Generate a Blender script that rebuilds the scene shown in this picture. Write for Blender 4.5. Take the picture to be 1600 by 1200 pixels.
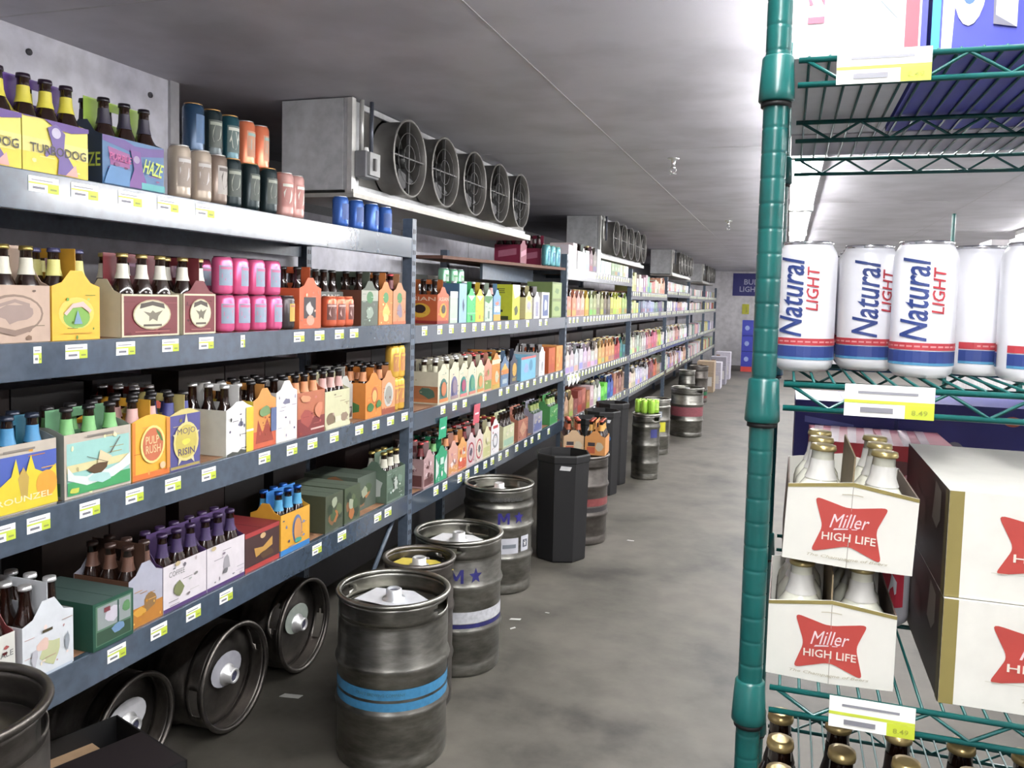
import bpy, math, random
from math import sin, cos, pi, radians as R
random.seed(7)
for o in list(bpy.data.objects): bpy.data.objects.remove(o)
SC = bpy.context.scene
COL = SC.collection
CAMZ = 1.62
# ---------------------------------------------------------------- camera
PITCH, ROLL, YAW = R(3.85), R(1.43), R(18.17)
FPX, CYP = 1307.0, 553.0
from mathutils import Vector, Matrix
_F = Vector((-sin(YAW)*cos(PITCH), cos(YAW)*cos(PITCH), -sin(PITCH)))
_R0 = Vector((cos(YAW), sin(YAW), 0)); _U0 = _R0.cross(_F)
_Rv = cos(ROLL)*_R0 + sin(ROLL)*_U0; _Uv = -sin(ROLL)*_R0 + cos(ROLL)*_U0
cd = bpy.data.cameras.new('camera'); cam = bpy.data.objects.new('camera', cd); COL.objects.link(cam)
cd.sensor_width = 36; cd.lens = FPX/1600*36; cd.shift_y = -(600-CYP)/1600; cd.clip_start = 0.02
m = Matrix((_Rv, _Uv, -_F)).transposed().to_4x4(); m.translation = Vector((0, 0, CAMZ)); cam.matrix_world = m
SC.camera = cam
def ray(x, y): return _Rv*((x-800)/FPX) - _Uv*((y-CYP)/FPX) + _F
def on_x(x, y, X): d = ray(x, y); return d*(X/d.x) + Vector((0, 0, CAMZ))
def on_y(x, y, Y): d = ray(x, y); return d*(Y/d.y) + Vector((0, 0, CAMZ))
def on_z(x, y, Z): d = ray(x, y); return d*((Z-CAMZ)/d.z) + Vector((0, 0, CAMZ))
def px_of(p):
    q = Vector(p)-Vector((0, 0, CAMZ)); return 800+FPX*q.dot(_Rv)/q.dot(_F)
def shelf_y(px, X, z):            # distance along the aisle of a shelf position
    a, b = .3, 60.
    for _ in range(50):
        c = (a+b)/2
        if px_of((X, c, z)) < px: a = c
        else: b = c
    return a
# ---------------------------------------------------------------- world, light and exposure
w = bpy.data.worlds.new('world'); SC.world = w; w.use_nodes = True
w.node_tree.nodes['Background'].inputs[0].default_value = (.8, .85, 1, 1)
w.node_tree.nodes['Background'].inputs[1].default_value = .03
SC.view_settings.view_transform = 'Standard'; SC.view_settings.look = 'None'
SC.view_settings.gamma = 1; SC.view_settings.use_curve_mapping = False
SC.view_settings.exposure = -0.08
LAMP_W, TUBE = 30.0, 90.0
LAMPS = [(.06, y) for y in (-1.7, .8, 3.28, 5.76, 8.28, 10.8, 13.3, 15.8, 18.4)] + [(2.3, y) for y in (1.4, 6.3, 8.75, 15.9, 18.5, 21.1)]
# ---------------------------------------------------------------- materials
_mats = {}
def lin(c):
    return tuple(((v/255)/12.92 if v/255 <= .04045 else ((v/255+.055)/1.055)**2.4) for v in c)
def paint(rgb, rough=.5, metal=0.0, var=.06, scale=30, emit=0, coat=0, bump=0):
    k = (tuple(rgb), rough, metal, var, scale, emit, coat, bump)
    if k in _mats: return _mats[k]
    mt = bpy.data.materials.new('paint_%d_%d_%d' % tuple(int(v) for v in rgb)); mt.use_nodes = True
    nt = mt.node_tree; b = nt.nodes['Principled BSDF']; gy = .3*rgb[0]+.59*rgb[1]+.11*rgb[2]; c = lin(tuple(v*.80+gy*.20 for v in rgb)); c = c if (metal or coat or emit) else tuple(v*.74 for v in c)   # printed board is duller than its ink swatch
    b.inputs['Roughness'].default_value = rough; b.inputs['Metallic'].default_value = metal
    if coat: b.inputs['Coat Weight'].default_value = coat; b.inputs['Coat Roughness'].default_value = .1
    tc = nt.nodes.new('ShaderNodeTexCoord'); n = nt.nodes.new('ShaderNodeTexNoise'); n.inputs['Scale'].default_value = scale; n.inputs['Detail'].default_value = 4
    nt.links.new(tc.outputs['Object'], n.inputs['Vector'])
    r = nt.nodes.new('ShaderNodeValToRGB')
    r.color_ramp.elements[0].position = .3; r.color_ramp.elements[1].position = .7
    r.color_ramp.elements[0].color = tuple(max(0, v*(1-var*1.5)) for v in c)+(1,)
    r.color_ramp.elements[1].color = tuple(min(1, v*(1+var)) for v in c)+(1,)
    nt.links.new(n.outputs['Fac'], r.inputs['Fac']); nt.links.new(r.outputs['Color'], b.inputs['Base Color'])
    if emit:
        b.inputs['Emission Color'].default_value = c+(1,); b.inputs['Emission Strength'].default_value = emit
    if bump:
        bp = nt.nodes.new('ShaderNodeBump'); bp.inputs['Strength'].default_value = bump; bp.inputs['Distance'].default_value = .01
        nt.links.new(n.outputs['Fac'], bp.inputs['Height']); nt.links.new(bp.outputs['Normal'], b.inputs['Normal'])
    _mats[k] = mt; return mt
def two_tone(name, c1, c2, s1, s2, rough=(.4, .7), metal=0, stretch=(1, 1, 1), lo=.35, hi=.65, bump=.1, c3=None):
    mt = bpy.data.materials.new(name); mt.use_nodes = True; nt = mt.node_tree; b = nt.nodes['Principled BSDF']
    tc = nt.nodes.new('ShaderNodeTexCoord'); mp = nt.nodes.new('ShaderNodeMapping'); mp.inputs['Scale'].default_value = stretch
    nt.links.new(tc.outputs['Object'], mp.inputs['Vector'])
    n1 = nt.nodes.new('ShaderNodeTexNoise'); n1.inputs['Scale'].default_value = s1; n1.inputs['Detail'].default_value = 8; n1.inputs['Roughness'].default_value = .62
    n2 = nt.nodes.new('ShaderNodeTexNoise'); n2.inputs['Scale'].default_value = s2; n2.inputs['Detail'].default_value = 6
    for n in (n1, n2): nt.links.new(mp.outputs['Vector'], n.inputs['Vector'])
    r = nt.nodes.new('ShaderNodeValToRGB'); r.color_ramp.elements[0].position = lo; r.color_ramp.elements[1].position = hi
    r.color_ramp.elements[0].color = lin(c1)+(1,); r.color_ramp.elements[1].color = lin(c2)+(1,)
    if c3:
        e = r.color_ramp.elements.new((lo+hi)/2); e.color = lin(c3)+(1,)
    nt.links.new(n1.outputs['Fac'], r.inputs['Fac'])
    mx = nt.nodes.new('ShaderNodeMixRGB'); mx.blend_type = 'MULTIPLY'; mx.inputs[0].default_value = .35
    nt.links.new(r.outputs['Color'], mx.inputs[1])
    r2 = nt.nodes.new('ShaderNodeValToRGB'); r2.color_ramp.elements[0].position = .35; r2.color_ramp.elements[1].position = .6
    r2.color_ramp.elements[0].color = (.45, .45, .45, 1)
    nt.links.new(n2.outputs['Fac'], r2.inputs['Fac']); nt.links.new(r2.outputs['Color'], mx.inputs[2])
    nt.links.new(mx.outputs['Color'], b.inputs['Base Color'])
    mr = nt.nodes.new('ShaderNodeMapRange'); mr.inputs[3].default_value = rough[0]; mr.inputs[4].default_value = rough[1]
    nt.links.new(n1.outputs['Fac'], mr.inputs[0]); nt.links.new(mr.outputs[0], b.inputs['Roughness'])
    b.inputs['Metallic'].default_value = metal
    if bump:
        bp = nt.nodes.new('ShaderNodeBump'); bp.inputs['Strength'].default_value = bump; bp.inputs['Distance'].default_value = .01
        nt.links.new(n2.outputs['Fac'], bp.inputs['Height']); nt.links.new(bp.outputs['Normal'], b.inputs['Normal'])
    return mt
M_FLOOR = two_tone('stained_concrete', (44, 41, 36), (84, 80, 73), 1.5, 7, (.5, .72), lo=.34, hi=.56, bump=.12, c3=(71, 68, 61))
M_CEIL = two_tone('painted_ceiling_panel', (186, 186, 194), (206, 205, 214), .6, 3, (.4, .55), bump=.03)
M_WALL = two_tone('galvanised_wall_panel', (184, 184, 196), (208, 208, 216), 2.5, 14, (.35, .6), bump=.04)
M_WALLR = two_tone('white_wall_panel', (205, 203, 205), (222, 220, 222), 1.5, 8, (.4, .6), bump=.03)
M_RACK = two_tone('grey_blue_enamel_steel', (72, 84, 98), (88, 100, 115), 6, 40, (.32, .5), bump=.03)
M_BEAM = two_tone('glossy_grey_blue_enamel', (58, 70, 83), (72, 84, 99), 3, 30, (.16, .26), bump=.01)
for _n in M_BEAM.node_tree.nodes:
    if _n.type == 'BSDF_PRINCIPLED': _n.inputs['Coat Weight'].default_value = .9; _n.inputs['Coat Roughness'].default_value = .12
M_STEEL = two_tone('brushed_keg_steel', (118, 117, 111), (160, 159, 152), 5, 22, (.22, .42), metal=1, stretch=(1, 1, 3), bump=.05)
M_STEELD = two_tone('worn_shaded_keg_steel', (88, 84, 80), (134, 129, 124), 4, 15, (.3, .55), metal=1, stretch=(1, 1, 2), bump=.06)  # worn steel, its tone also darkened for the shade under the shelves
M_ALU = two_tone('aluminium_sheet', (170, 172, 174), (200, 202, 204), 3, 18, (.4, .55), metal=.2, bump=.02)
M_GREEN = two_tone('green_epoxy_coat', (14, 74, 72), (18, 84, 80), 8, 30, (.25, .35), bump=0)
M_PLY = two_tone('particle_board', (128, 92, 66), (160, 122, 92), 12, 60, (.6, .8), bump=.03)
M_BLACKP = paint((16, 16, 19), .6, var=.1)
M_AMBER = paint((34, 15, 8), .12, var=.05, coat=.6)
M_GREENGL = paint((22, 60, 24), .12, coat=.5)
M_DARK = paint((14, 14, 16), .6)
M_CARD = paint((176, 138, 98), .8)
# ---------------------------------------------------------------- mesh builder
class MB:
    def __init__(s): s.v = []; s.f = []; s.m = []; s.sm = []; s.mats = []
    def mi(s, mt):
        if mt not in s.mats: s.mats.append(mt)
        return s.mats.index(mt)
    def add(s, vs, fs, mt, smooth=False):
        b = len(s.v); s.v += [tuple(v) for v in vs]; i = s.mi(mt)
        for f in fs: s.f.append([b+k for k in f]); s.m.append(i); s.sm.append(smooth)
    def box(s, x0, y0, z0, x1, y1, z1, mt):
        vs = [(x, y, z) for z in (z0, z1) for y in (y0, y1) for x in (x0, x1)]
        s.add(vs, [(0, 2, 3, 1), (4, 5, 7, 6), (0, 1, 5, 4), (2, 6, 7, 3), (0, 4, 6, 2), (1, 3, 7, 5)], mt)
    def lathe(s, prof, mt, n=20, c=(0, 0, 0), axis='z', a0=0, smooth=True, cap=True):
        vs = []
        for r, z in prof:
            for k in range(n):
                a = a0+2*pi*k/n; p = (r*cos(a), r*sin(a), z)
                if axis == 'x': p = (z, r*cos(a), r*sin(a))
                if axis == 'y': p = (r*sin(a), z, r*cos(a))
                vs.append((p[0]+c[0], p[1]+c[1], p[2]+c[2]))
        fs = [(i*n+k, i*n+(k+1) % n, (i+1)*n+(k+1) % n, (i+1)*n+k) for i in range(len(prof)-1) for k in range(n)]
        if cap: fs += [tuple(range(n-1, -1, -1)), tuple((len(prof)-1)*n+k for k in range(n))]
        s.add(vs, fs, mt, smooth)
    def tube(s, pts, r, mt, n=6, closed=False):
        pts = [Vector(p) for p in pts]; vs = []; N = len(pts)
        for i, p in enumerate(pts):
            if closed: t = (pts[(i+1) % N]-pts[i-1])
            else: t = pts[min(i+1, N-1)]-pts[max(i-1, 0)]
            t.normalize(); a = Vector((0, 0, 1)) if abs(t.z) < .9 else Vector((1, 0, 0))
            u = t.cross(a).normalized(); q = t.cross(u)
            for k in range(n): vs.append(p+u*r*cos(2*pi*k/n)+q*r*sin(2*pi*k/n))
        fs = [(i*n+k, i*n+(k+1) % n, ((i+1) % N)*n+(k+1) % n, ((i+1) % N)*n+k) for i in range(N if closed else N-1) for k in range(n)]
        if not closed: fs += [tuple(range(n-1, -1, -1)), tuple((N-1)*n+k for k in range(n))]
        s.add(vs, fs, mt, True)
    def plate(s, pts, o, ux, uy, th, mt):       # outline pts in (a,b), extruded by th along ux x uy backwards
        o, ux, uy = Vector(o), Vector(ux), Vector(uy); n = ux.cross(uy).normalized()
        a = [o+ux*p[0]+uy*p[1] for p in pts]; b = [p-n*th for p in a]; N = len(pts)
        s.add(a+b, [tuple(range(N)), tuple(range(2*N-1, N-1, -1))]+[(i, N+i, N+(i+1) % N, (i+1) % N) for i in range(N)], mt)
    def build(s, name, parent=None, loc=None, rot=None, bevel=0, label=None):
        me = bpy.data.meshes.new(name); me.from_pydata(s.v, [], s.f)
        for mt in s.mats: me.materials.append(mt)
        me.polygons.foreach_set('material_index', s.m); me.polygons.foreach_set('use_smooth', s.sm); me.update()
        o = bpy.data.objects.new(name, me); COL.objects.link(o)
        if parent: o.parent = parent
        if loc is not None: o.location = loc
        if rot is not None: o.rotation_euler = rot
        if bevel:
            bv = o.modifiers.new('bevel', 'BEVEL'); bv.width = bevel; bv.segments = 2; bv.limit_method = 'ANGLE'
        if label: o['label'] = label
        return o
def tag(o, label, cat, group=None, kind=None):
    o['label'] = label; o['category'] = cat
    if group: o['group'] = group
    if kind: o['kind'] = kind
    return o
def thing(name, label, cat, loc=(0, 0, 0), rot=(0, 0, 0), group=None):
    o = bpy.data.objects.new(name, None); COL.objects.link(o); o.location = loc; o.rotation_euler = rot; o.empty_display_size = .05
    return tag(o, label, cat, group)
def struct(o): o['kind'] = 'structure'; return o
def dup(o, loc, rotz=None, label=None, group=None, sc=None):
    c = o.copy(); COL.objects.link(c); c.location = loc
    if rotz is not None: c.rotation_euler = (o.rotation_euler[0], o.rotation_euler[1], rotz)
    if label: c['label'] = label
    if group: c['group'] = group
    if sc: c.scale = sc
    for ch in list(o.children):
        d = ch.copy(); COL.objects.link(d); d.parent = c
        for g in list(ch.children):
            e = g.copy(); COL.objects.link(e); e.parent = d
    return c
# ---------------------------------------------------------------- printed artwork
_txt = {}
def text_mesh(t, shear=0):
    k = (t, shear)
    if k in _txt: return _txt[k]
    cu = bpy.data.curves.new('t', 'FONT'); cu.body = t; cu.resolution_u = 2; cu.shear = shear
    cu.offset = 0 if 'M' in t else .012
    o = bpy.data.objects.new('t', cu); COL.objects.link(o)
    dg = bpy.context.evaluated_depsgraph_get(); dg.update(); me = bpy.data.meshes.new_from_object(o.evaluated_get(dg))
    vs = [(v.co.x, v.co.y) for v in me.vertices]; fs = [tuple(p.vertices) for p in me.polygons]
    x0 = min(v[0] for v in vs); x1 = max(v[0] for v in vs); y0 = min(v[1] for v in vs); y1 = max(v[1] for v in vs)
    vs = [((a-x0)/(x1-x0)-.5, (b-y0)/(y1-y0)-.5) for a, b in vs]
    bpy.data.objects.remove(o); _txt[k] = (vs, fs); return _txt[k]
def ell(cu, cv, ru, rv, n=20): return [(cu+ru*cos(2*pi*k/n), cv+rv*sin(2*pi*k/n)) for k in range(n)]
def star(cu, cv, r, asp=1): return [(cu+asp*r*(1 if k % 2 == 0 else .42)*cos(pi/2+pi*k/5), cv+r*(1 if k % 2 == 0 else .42)*sin(pi/2+pi*k/5)) for k in range(10)]
def blob(rnd, cu, cv, ru, rv, n=9): 
    return [(cu+ru*rnd.uniform(.55, 1)*cos(2*pi*k/n), cv+rv*rnd.uniform(.55, 1)*sin(2*pi*k/n)) for k in range(n)]
from mathutils.geometry import tessellate_polygon
def fine(vs, fs, fn, L):
    """split long edges so that flat print follows a curved surface"""
    vs = [tuple(v) for v in vs]; tr = []
    for f in fs:
        if len(f) == 3: tr.append(tuple(f))
        else: tr += [tuple(f[i] for i in q) for q in tessellate_polygon([[Vector((vs[i][0], vs[i][1], 0)) for i in f]])]
    for _ in range(9):
        mids = {}; out = []; split = False
        P = [Vector(fn(v[0], v[1], 0)) for v in vs]
        for a, b, c in tr:
            e = [((P[a]-P[b]).length, a, b, c), ((P[b]-P[c]).length, b, c, a), ((P[c]-P[a]).length, c, a, b)]
            l, i, j, k = max(e)
            if l <= L: out.append((a, b, c)); continue
            split = True; key = (min(i, j), max(i, j))
            if key not in mids: mids[key] = len(vs); vs.append(((vs[i][0]+vs[j][0])/2, (vs[i][1]+vs[j][1])/2))
            m_ = mids[key]; out += [(i, m_, k), (m_, j, k)]
        tr = out
        if not split: break
    return vs, tr
def decal(mb, shapes, fn, base=.0006, step=.00025, sub=0):
    """fn(u, v, off) -> point; shapes in panel fractions, later ones on top"""
    for i, s in enumerate(shapes):
        off = base+step*i; k = s[0]; mt = s[-1] if not isinstance(s[-1], tuple) else paint(s[-1], .5, 0, .04)
        if k == 'r': pts = [(s[1], s[2]), (s[3], s[2]), (s[3], s[4]), (s[1], s[4])]; nx = max(1, int(abs(s[3]-s[1])*24))
        if k == 'r':
            vs = []; fs = []
            for j in range(nx+1):
                u = s[1]+(s[3]-s[1])*j/nx; vs += [fn(u, s[2], off), fn(u, s[4], off)]
            fs = [(2*j, 2*j+2, 2*j+3, 2*j+1) for j in range(nx)]; mb.add(vs, fs, mt); continue
        if k == 'e': pts = ell(*s[1:5])
        if k == 'p': pts = s[1]
        if k == 't':                                  # text, cu, cv, width, height, rot(deg), shear, col
            _, t, cu, cv, wd, ht, rt, sh, _c = s; vs, fs = text_mesh(t, sh); out = []
            for a, b in vs:
                a *= wd; b *= ht
                if rt == 90: a, b = -b, a
                elif rt == -90: a, b = b, -a
                elif rt: a, b = a*cos(R(rt))-b*sin(R(rt)), a*sin(R(rt))+b*cos(R(rt))
                out.append((cu+a, cv+b))
            if sub: out, fs = fine(out, fs, fn, sub)
            mb.add([fn(u, v, off) for u, v in out], fs, mt); continue
        if sub:
            vs, fs = fine(pts, [tuple(range(len(pts)))], fn, sub); mb.add([fn(u, v, off) for u, v in vs], fs, mt); continue
        mb.add([fn(u, v, off) for u, v in pts], [tuple(range(len(pts)))], mt)
def art(seed, cols, n=7, text=None, tcol=(240, 240, 235)):
    """an invented printed picture: horizon bands, blobs and a lettered strip"""
    rnd = random.Random(seed); s = []
    s.append(('r', .05, .06, .95, rnd.uniform(.3, .55), cols[0]))
    for i in range(n):
        s.append(('p', blob(rnd, rnd.uniform(.25, .75), rnd.uniform(.2, .8), rnd.uniform(.08, .2), rnd.uniform(.06, .18)), cols[(i+1) % len(cols)]))
    if text: s.append(('t', text, .5, .8, .7, .13, 0, 0, tcol))
    return s
# ---------------------------------------------------------------- package goods. Local frame: front faces +x, width along y, up z, origin at front-bottom centre
def front_fn(w, h, x=0.): return lambda u, v, off: (x+off, (u-.5)*w, v*h)
def near_fn(w, d, h): return lambda u, v, off: (-d*(1-u) if False else -d+u*d, -w/2-off, v*h)
def make_carrier(name, w, d, h, orient, col, shapes=(), near=(), edge=None, hcol=None, peak=.05, top=.232):
    """a paperboard bottle carrier: four walls, floor, divider with a hand hole"""
    mt = paint(col, .5, 0, .04); me = paint(edge, .5, 0, .04) if edge else mt; mh = paint(hcol, .5, 0, .04) if hcol else mt
    mb = MB(); t = .0016
    flat = lambda L: [(0, 0), (L, 0), (L, h), (0, h)]
    peaked = lambda L: [(0, 0), (L, 0), (L, h), (L*.80, h+.010), (L*.62, h+peak*.8), (L*.38, h+peak*.8), (L*.20, h+.010), (0, h)]
    fr, sd = (flat, peaked) if orient == 'side' else (peaked, flat)
    mb.plate(fr(w), (0, -w/2, 0), (0, 1, 0), (0, 0, 1), t, mt)                 # aisle face
    mb.plate(fr(w), (-d+t, -w/2, 0), (0, 1, 0), (0, 0, 1), t, mt)
    mb.plate(sd(d-2*t-.0004), (-d+t+.0002, -w/2, 0), (1, 0, 0), (0, 0, 1), t, me)              # near face
    mb.plate(sd(d-2*t-.0004), (-d+t+.0002, w/2-t, 0), (1, 0, 0), (0, 0, 1), t, me)
    mb.box(-d+t, -w/2+t, 0, -t, w/2-t, t, me)
    L = (w if orient == 'side' else d)-4*t
    def div(a0, z0, a1, z1):
        if orient == 'side': mb.box(-d/2-t/2, -L/2+a0, z0, -d/2+t/2, -L/2+a1, z1, mh)
        else: mb.box(-d/2-L/2+a0, -t/2, z0, -d/2-L/2+a1, t/2, z1, mh)
    div(0, t, L, top-.062); div(0, top-.062, L*.26, top-.026); div(L*.74, top-.062, L, top-.026); div(0, top-.026, L, top-.002)
    if shapes: decal(mb, shapes, front_fn(w, h))
    if near: decal(mb, near, near_fn(w, d, h))
    return mb
def make_box(w, d, h, col, shapes=(), near=(), nearcol=None, topcol=None):
    mb = MB(); mt = paint(col, .5, 0, .04); mb.box(-d, -w/2, 0, 0, w/2, h, mt)
    if nearcol: decal(mb, [('r', 0, 0, 1, 1, nearcol)], near_fn(w, d, h), .0003)
    if topcol: decal(mb, [('r', 0, 0, 1, 1, topcol)], lambda u, v, off: (-d+u*d, (v-.5)*w, h+off), .0003)
    if shapes: decal(mb, shapes, front_fn(w, h))
    if near: decal(mb, near, near_fn(w, d, h))
    # a folded seam on top
    mb.box(-d+.004, -.001, h, -.004, .001, h+.0006, paint(tuple(int(v*.8) for v in col), .6))
    return mb
# bottles --------------------------------------------------------
_bot = {}
BOTTLES = [0]
def bottle_proto(cap, neck, body=None, glass='amber', h=.228, r=.0300):
    k = (cap, neck, body, glass, h, r)
    if k in _bot: return _bot[k]
    g = M_AMBER if glass == 'amber' else (M_GREENGL if glass == 'green' else paint((225, 225, 205), .15, coat=.5))
    s = h/.228; mb = MB()
    mb.lathe([(r*.9, 0), (r, .004*s), (r, .118*s), (r*.93, .135*s), (r*.62, .158*s), (r*.48, .175*s), (r*.44, .215*s), (r*.5, .2165*s), (r*.5, .221*s)], g, 16)
    lathes = [('crown_cap', [(r*.52, .2165*s), (r*.54, .219*s), (r*.5, .2275*s), (r*.3, .228*s)], paint(cap, .3, .7 if sum(cap) > 250 else .2))]
    if neck: lathes.append(('neck_label', [(r*.66, .1585*s), (r*.52, .176*s), (r*.47, .199*s)], paint(neck, .45)))
    if body: lathes.append(('bottle_label', [(r*1.02, .03*s), (r*1.02, .10*s)], paint(body, .45)))
    o = [mb, lathes, None]; _bot[k] = o; return o
def put_bottle(proto, loc, label, group):
    mb, parts, src = proto
    if src is None:
        e = thing('beer_bottle', label, 'bottle', loc, (0, 0, 0), group)
        mb.build('glass', e)
        for nm, pr, mt in parts:
            b = MB(); b.lathe(pr, mt, 16, cap=(nm == 'crown_cap')); b.build(nm, e)
        proto[2] = e; return e
    return dup(src, loc, None, label, group)
def world_of(loc, rz, p): return (loc[0]+p[0]*cos(rz)-p[1]*sin(rz), loc[1]+p[0]*sin(rz)+p[1]*cos(rz), loc[2]+p[2])
def short(d, n=8):
    ws = d.split()[:n]
    while ws[-1] in ('a', 'the', 'with', 'and', 'of', 'at', 'in', 'big', 'beside', 'behind', 'small', 'its', 'two', 'pictured', 'dark', 'on', 'wide', 'lower', 'faint', 'by', 'to', 'squeezed', 'round', 'narrow', 'taller', 'set', 'back', 'green', 'pink', 'brown', 'red', 'purple', 'white', 'against', 'first', 'from', 'lime', 'next', 'yellow', 'pencil', 'picture', 'bright'): ws.pop()
    return ' '.join(ws)
def sixpack(loc, rz, w, orient, col, desc, where, bot, shapes=(), near=(), h=.128, rows=(0, 1), cols3=(0, 1, 2), bdesc='brown bottle', **kw):
    d = .130 if orient == 'side' else .196
    mb = make_carrier('carrier', w, d, h, orient, col, shapes, near, **kw)
    o = mb.build('bottle_carrier', None, loc, (0, 0, rz)); tag(o, desc+' '+where, 'bottle carrier', 'beer carriers on the steel shelving')
    pr = bottle_proto(*bot); Lp = ((w if orient == 'side' else d)-.006)/3; Dp = ((d if orient == 'side' else w)-.006)/2
    for i in cols3:
        for j in rows:
            a = (i-1)*Lp; b = (.5-j)*Dp
            p = (-d/2+b, a, .002) if orient == 'side' else (-d/2-a, b, .002)
            put_bottle(pr, world_of(loc, rz, p), bdesc+' in '+short(desc)+' '+where, 'bottles in carriers on the shelving'); BOTTLES[0] += 1
    return o
# cans -----------------------------------------------------------
_can = {}
def can_proto(h, body, art1=None, art2=None, lid=(190, 190, 190), r=.033, key=None, shapes=None):
    k = (h, body, art1, art2, lid, r, key)
    if k in _can: return _can[k]
    mb = MB(); mt = paint(body, .25, .35, .04)
    mb.lathe([(r*.78, 0), (r*.97, .006), (r, .014), (r, h-.016), (r*.92, h-.008), (r*.82, h-.003)], mt, 24)
    fn = lambda u, v, off: ((r+off)*cos((u-.5)*2.6), (r+off)*sin((u-.5)*2.6), .014+v*(h-.03))
    if art1: decal(mb, [('r', .2, .15, .8, .85, art1)]+([('p', blob(random.Random(hash(k[:3]) % 99 if False else sum(body)), .5, .5, .25, .28), art2), ('r', .25, .72, .75, .8, art2)] if art2 else []), fn)
    if shapes: decal(mb, shapes, fn, sub=.01)
    lb = MB(); lb.lathe([(r*.83, h-.003), (r*.84, h), (r*.78, h), (r*.76, h-.004), (.002, h-.004)], paint(lid, .3, .8), 24, cap=False)
    lb.box(-.004, -.012, h-.004, .004, .012, h-.0025, paint(lid, .3, .8))
    o = [mb, lb, None]; _can[k] = o; return o
def put_can(proto, loc, rz, label, group):
    if proto[2] is None:
        e = thing('beer_can', label, 'can', loc, (0, 0, rz), group)
        proto[0].build('can_body', e); proto[1].build('can_lid', e); proto[2] = e; return e
    return dup(proto[2], loc, rz, label, group)
# ================================================================ THE ROOM
CEIL, XL, XR, YF, YB = 2.44, -2.36, 3.4, 22.5, -3.2
def slab(name, x0, y0, z0, x1, y1, z1, mt, extra=None):
    mb = MB(); mb.box(x0, y0, z0, x1, y1, z1, mt)
    if extra: extra(mb)
    return struct(mb.build(name))
slab('floor', -3.2, YB, -.1, XR+.1, YF+.1, 0, M_FLOOR)
def seams(mb):
    g = paint((204, 203, 210), .5)
    for k in range(1, 10): mb.box(-3.1, YB+k*2.6-.004, CEIL-.0008, XR, YB+k*2.6+.004, CEIL, g)
    for x in (-.9, 1.3): mb.box(x-.004, YB, CEIL-.0008, x+.004, YF, CEIL, g)
slab('ceiling', -3.2, YB, CEIL, XR+.1, YF+.1, CEIL+.1, M_CEIL, seams)
YC = 2.81                                                   # the near wall panel stops here; the wall steps back above the racks beyond
def rivets(mb):
    g = paint((70, 70, 78), .5)
    for (y, z) in ((2.12, 2.37), (2.66, 2.36), (1.2, 2.37), (.3, 2.37)):
        mb.lathe([(.011, XL), (.011, XL+.006)], g, 10, (0, y, z), 'x')
slab('wall_left', XL-.1, YB, 0, XL, YC, CEIL, M_WALL, rivets)
def vseams(mb):
    g = paint((120, 120, 126), .6)
    y = YC+.9
    while y < YF: mb.box(XL, y-.003, 0, XL+.0008, y+.003, 2.03, g); y += 1.17
slab('wall_left', XL-.1, YC, 0, XL, YF, 2.03, M_WALL, vseams)
slab('shade_strip', XL, YB, 0, XL+.006, YF, .62, paint((64, 62, 64), .6))  # dark strip puts the shade under the bottom shelf into the wall colour
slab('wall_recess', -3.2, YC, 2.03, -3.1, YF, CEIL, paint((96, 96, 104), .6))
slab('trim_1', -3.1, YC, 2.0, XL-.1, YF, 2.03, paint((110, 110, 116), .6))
slab('trim_2', XL, YC-.05, 1.9, XL+.012, YC+.0, CEIL, paint((168, 168, 172), .4, .4))
slab('wall_right', XR, YB, 0, XR+.1, YF, CEIL, M_WALLR)
slab('wall_far', -3.2, YF, 0, XR, YF+.1, CEIL, M_WALLR)
slab('wall_near', -3.2, YB-.1, 0, XR, YB, CEIL, M_WALLR)
# ---------------------------------------------------------------- ceiling lights
def fixture(x, y, lab):
    e = thing('fluorescent_light', lab, 'ceiling light', (x, y, CEIL), group='fluorescent lights on the ceiling')
    mb = MB(); mb.box(-.085, -1.2, -.045, .085, 1.2, 0, paint((235, 235, 235), .4)); mb.box(-.09, -1.215, -.085, .09, -1.2, 0, paint((225, 225, 225), .4)); mb.box(-.09, 1.2, -.085, .09, 1.215, 0, paint((225, 225, 225), .4))
    mb.build('housing', e)
    for s in (-.045, .045):
        t = MB(); t.lathe([(.013, -1.19), (.013, 1.19)], paint((255, 252, 250), .5, emit=TUBE), 10, (s, 0, -.066), 'y'); t.build('tube', e)
    ld = bpy.data.lights.new('lamp', 'AREA'); ld.shape = 'RECTANGLE'; ld.size = .16; ld.size_y = 2.3; ld.energy = LAMP_W; ld.color = (.96, .975, 1)
    lo = bpy.data.objects.new('lamp', ld); COL.objects.link(lo); lo.parent = e; lo.location = (0, 0, -.084)
for i, (x, y) in enumerate(LAMPS):
    row = 'over the green wire rack' if x < 1 else 'in the row by the right wall'
    n = i if x < 1 else i-9
    fixture(x, y, 'white fluorescent light '+row+', '+['first', 'second', 'third', 'fourth', 'fifth', 'sixth', 'seventh', 'eighth', 'ninth'][n]+' from the near end')
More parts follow.
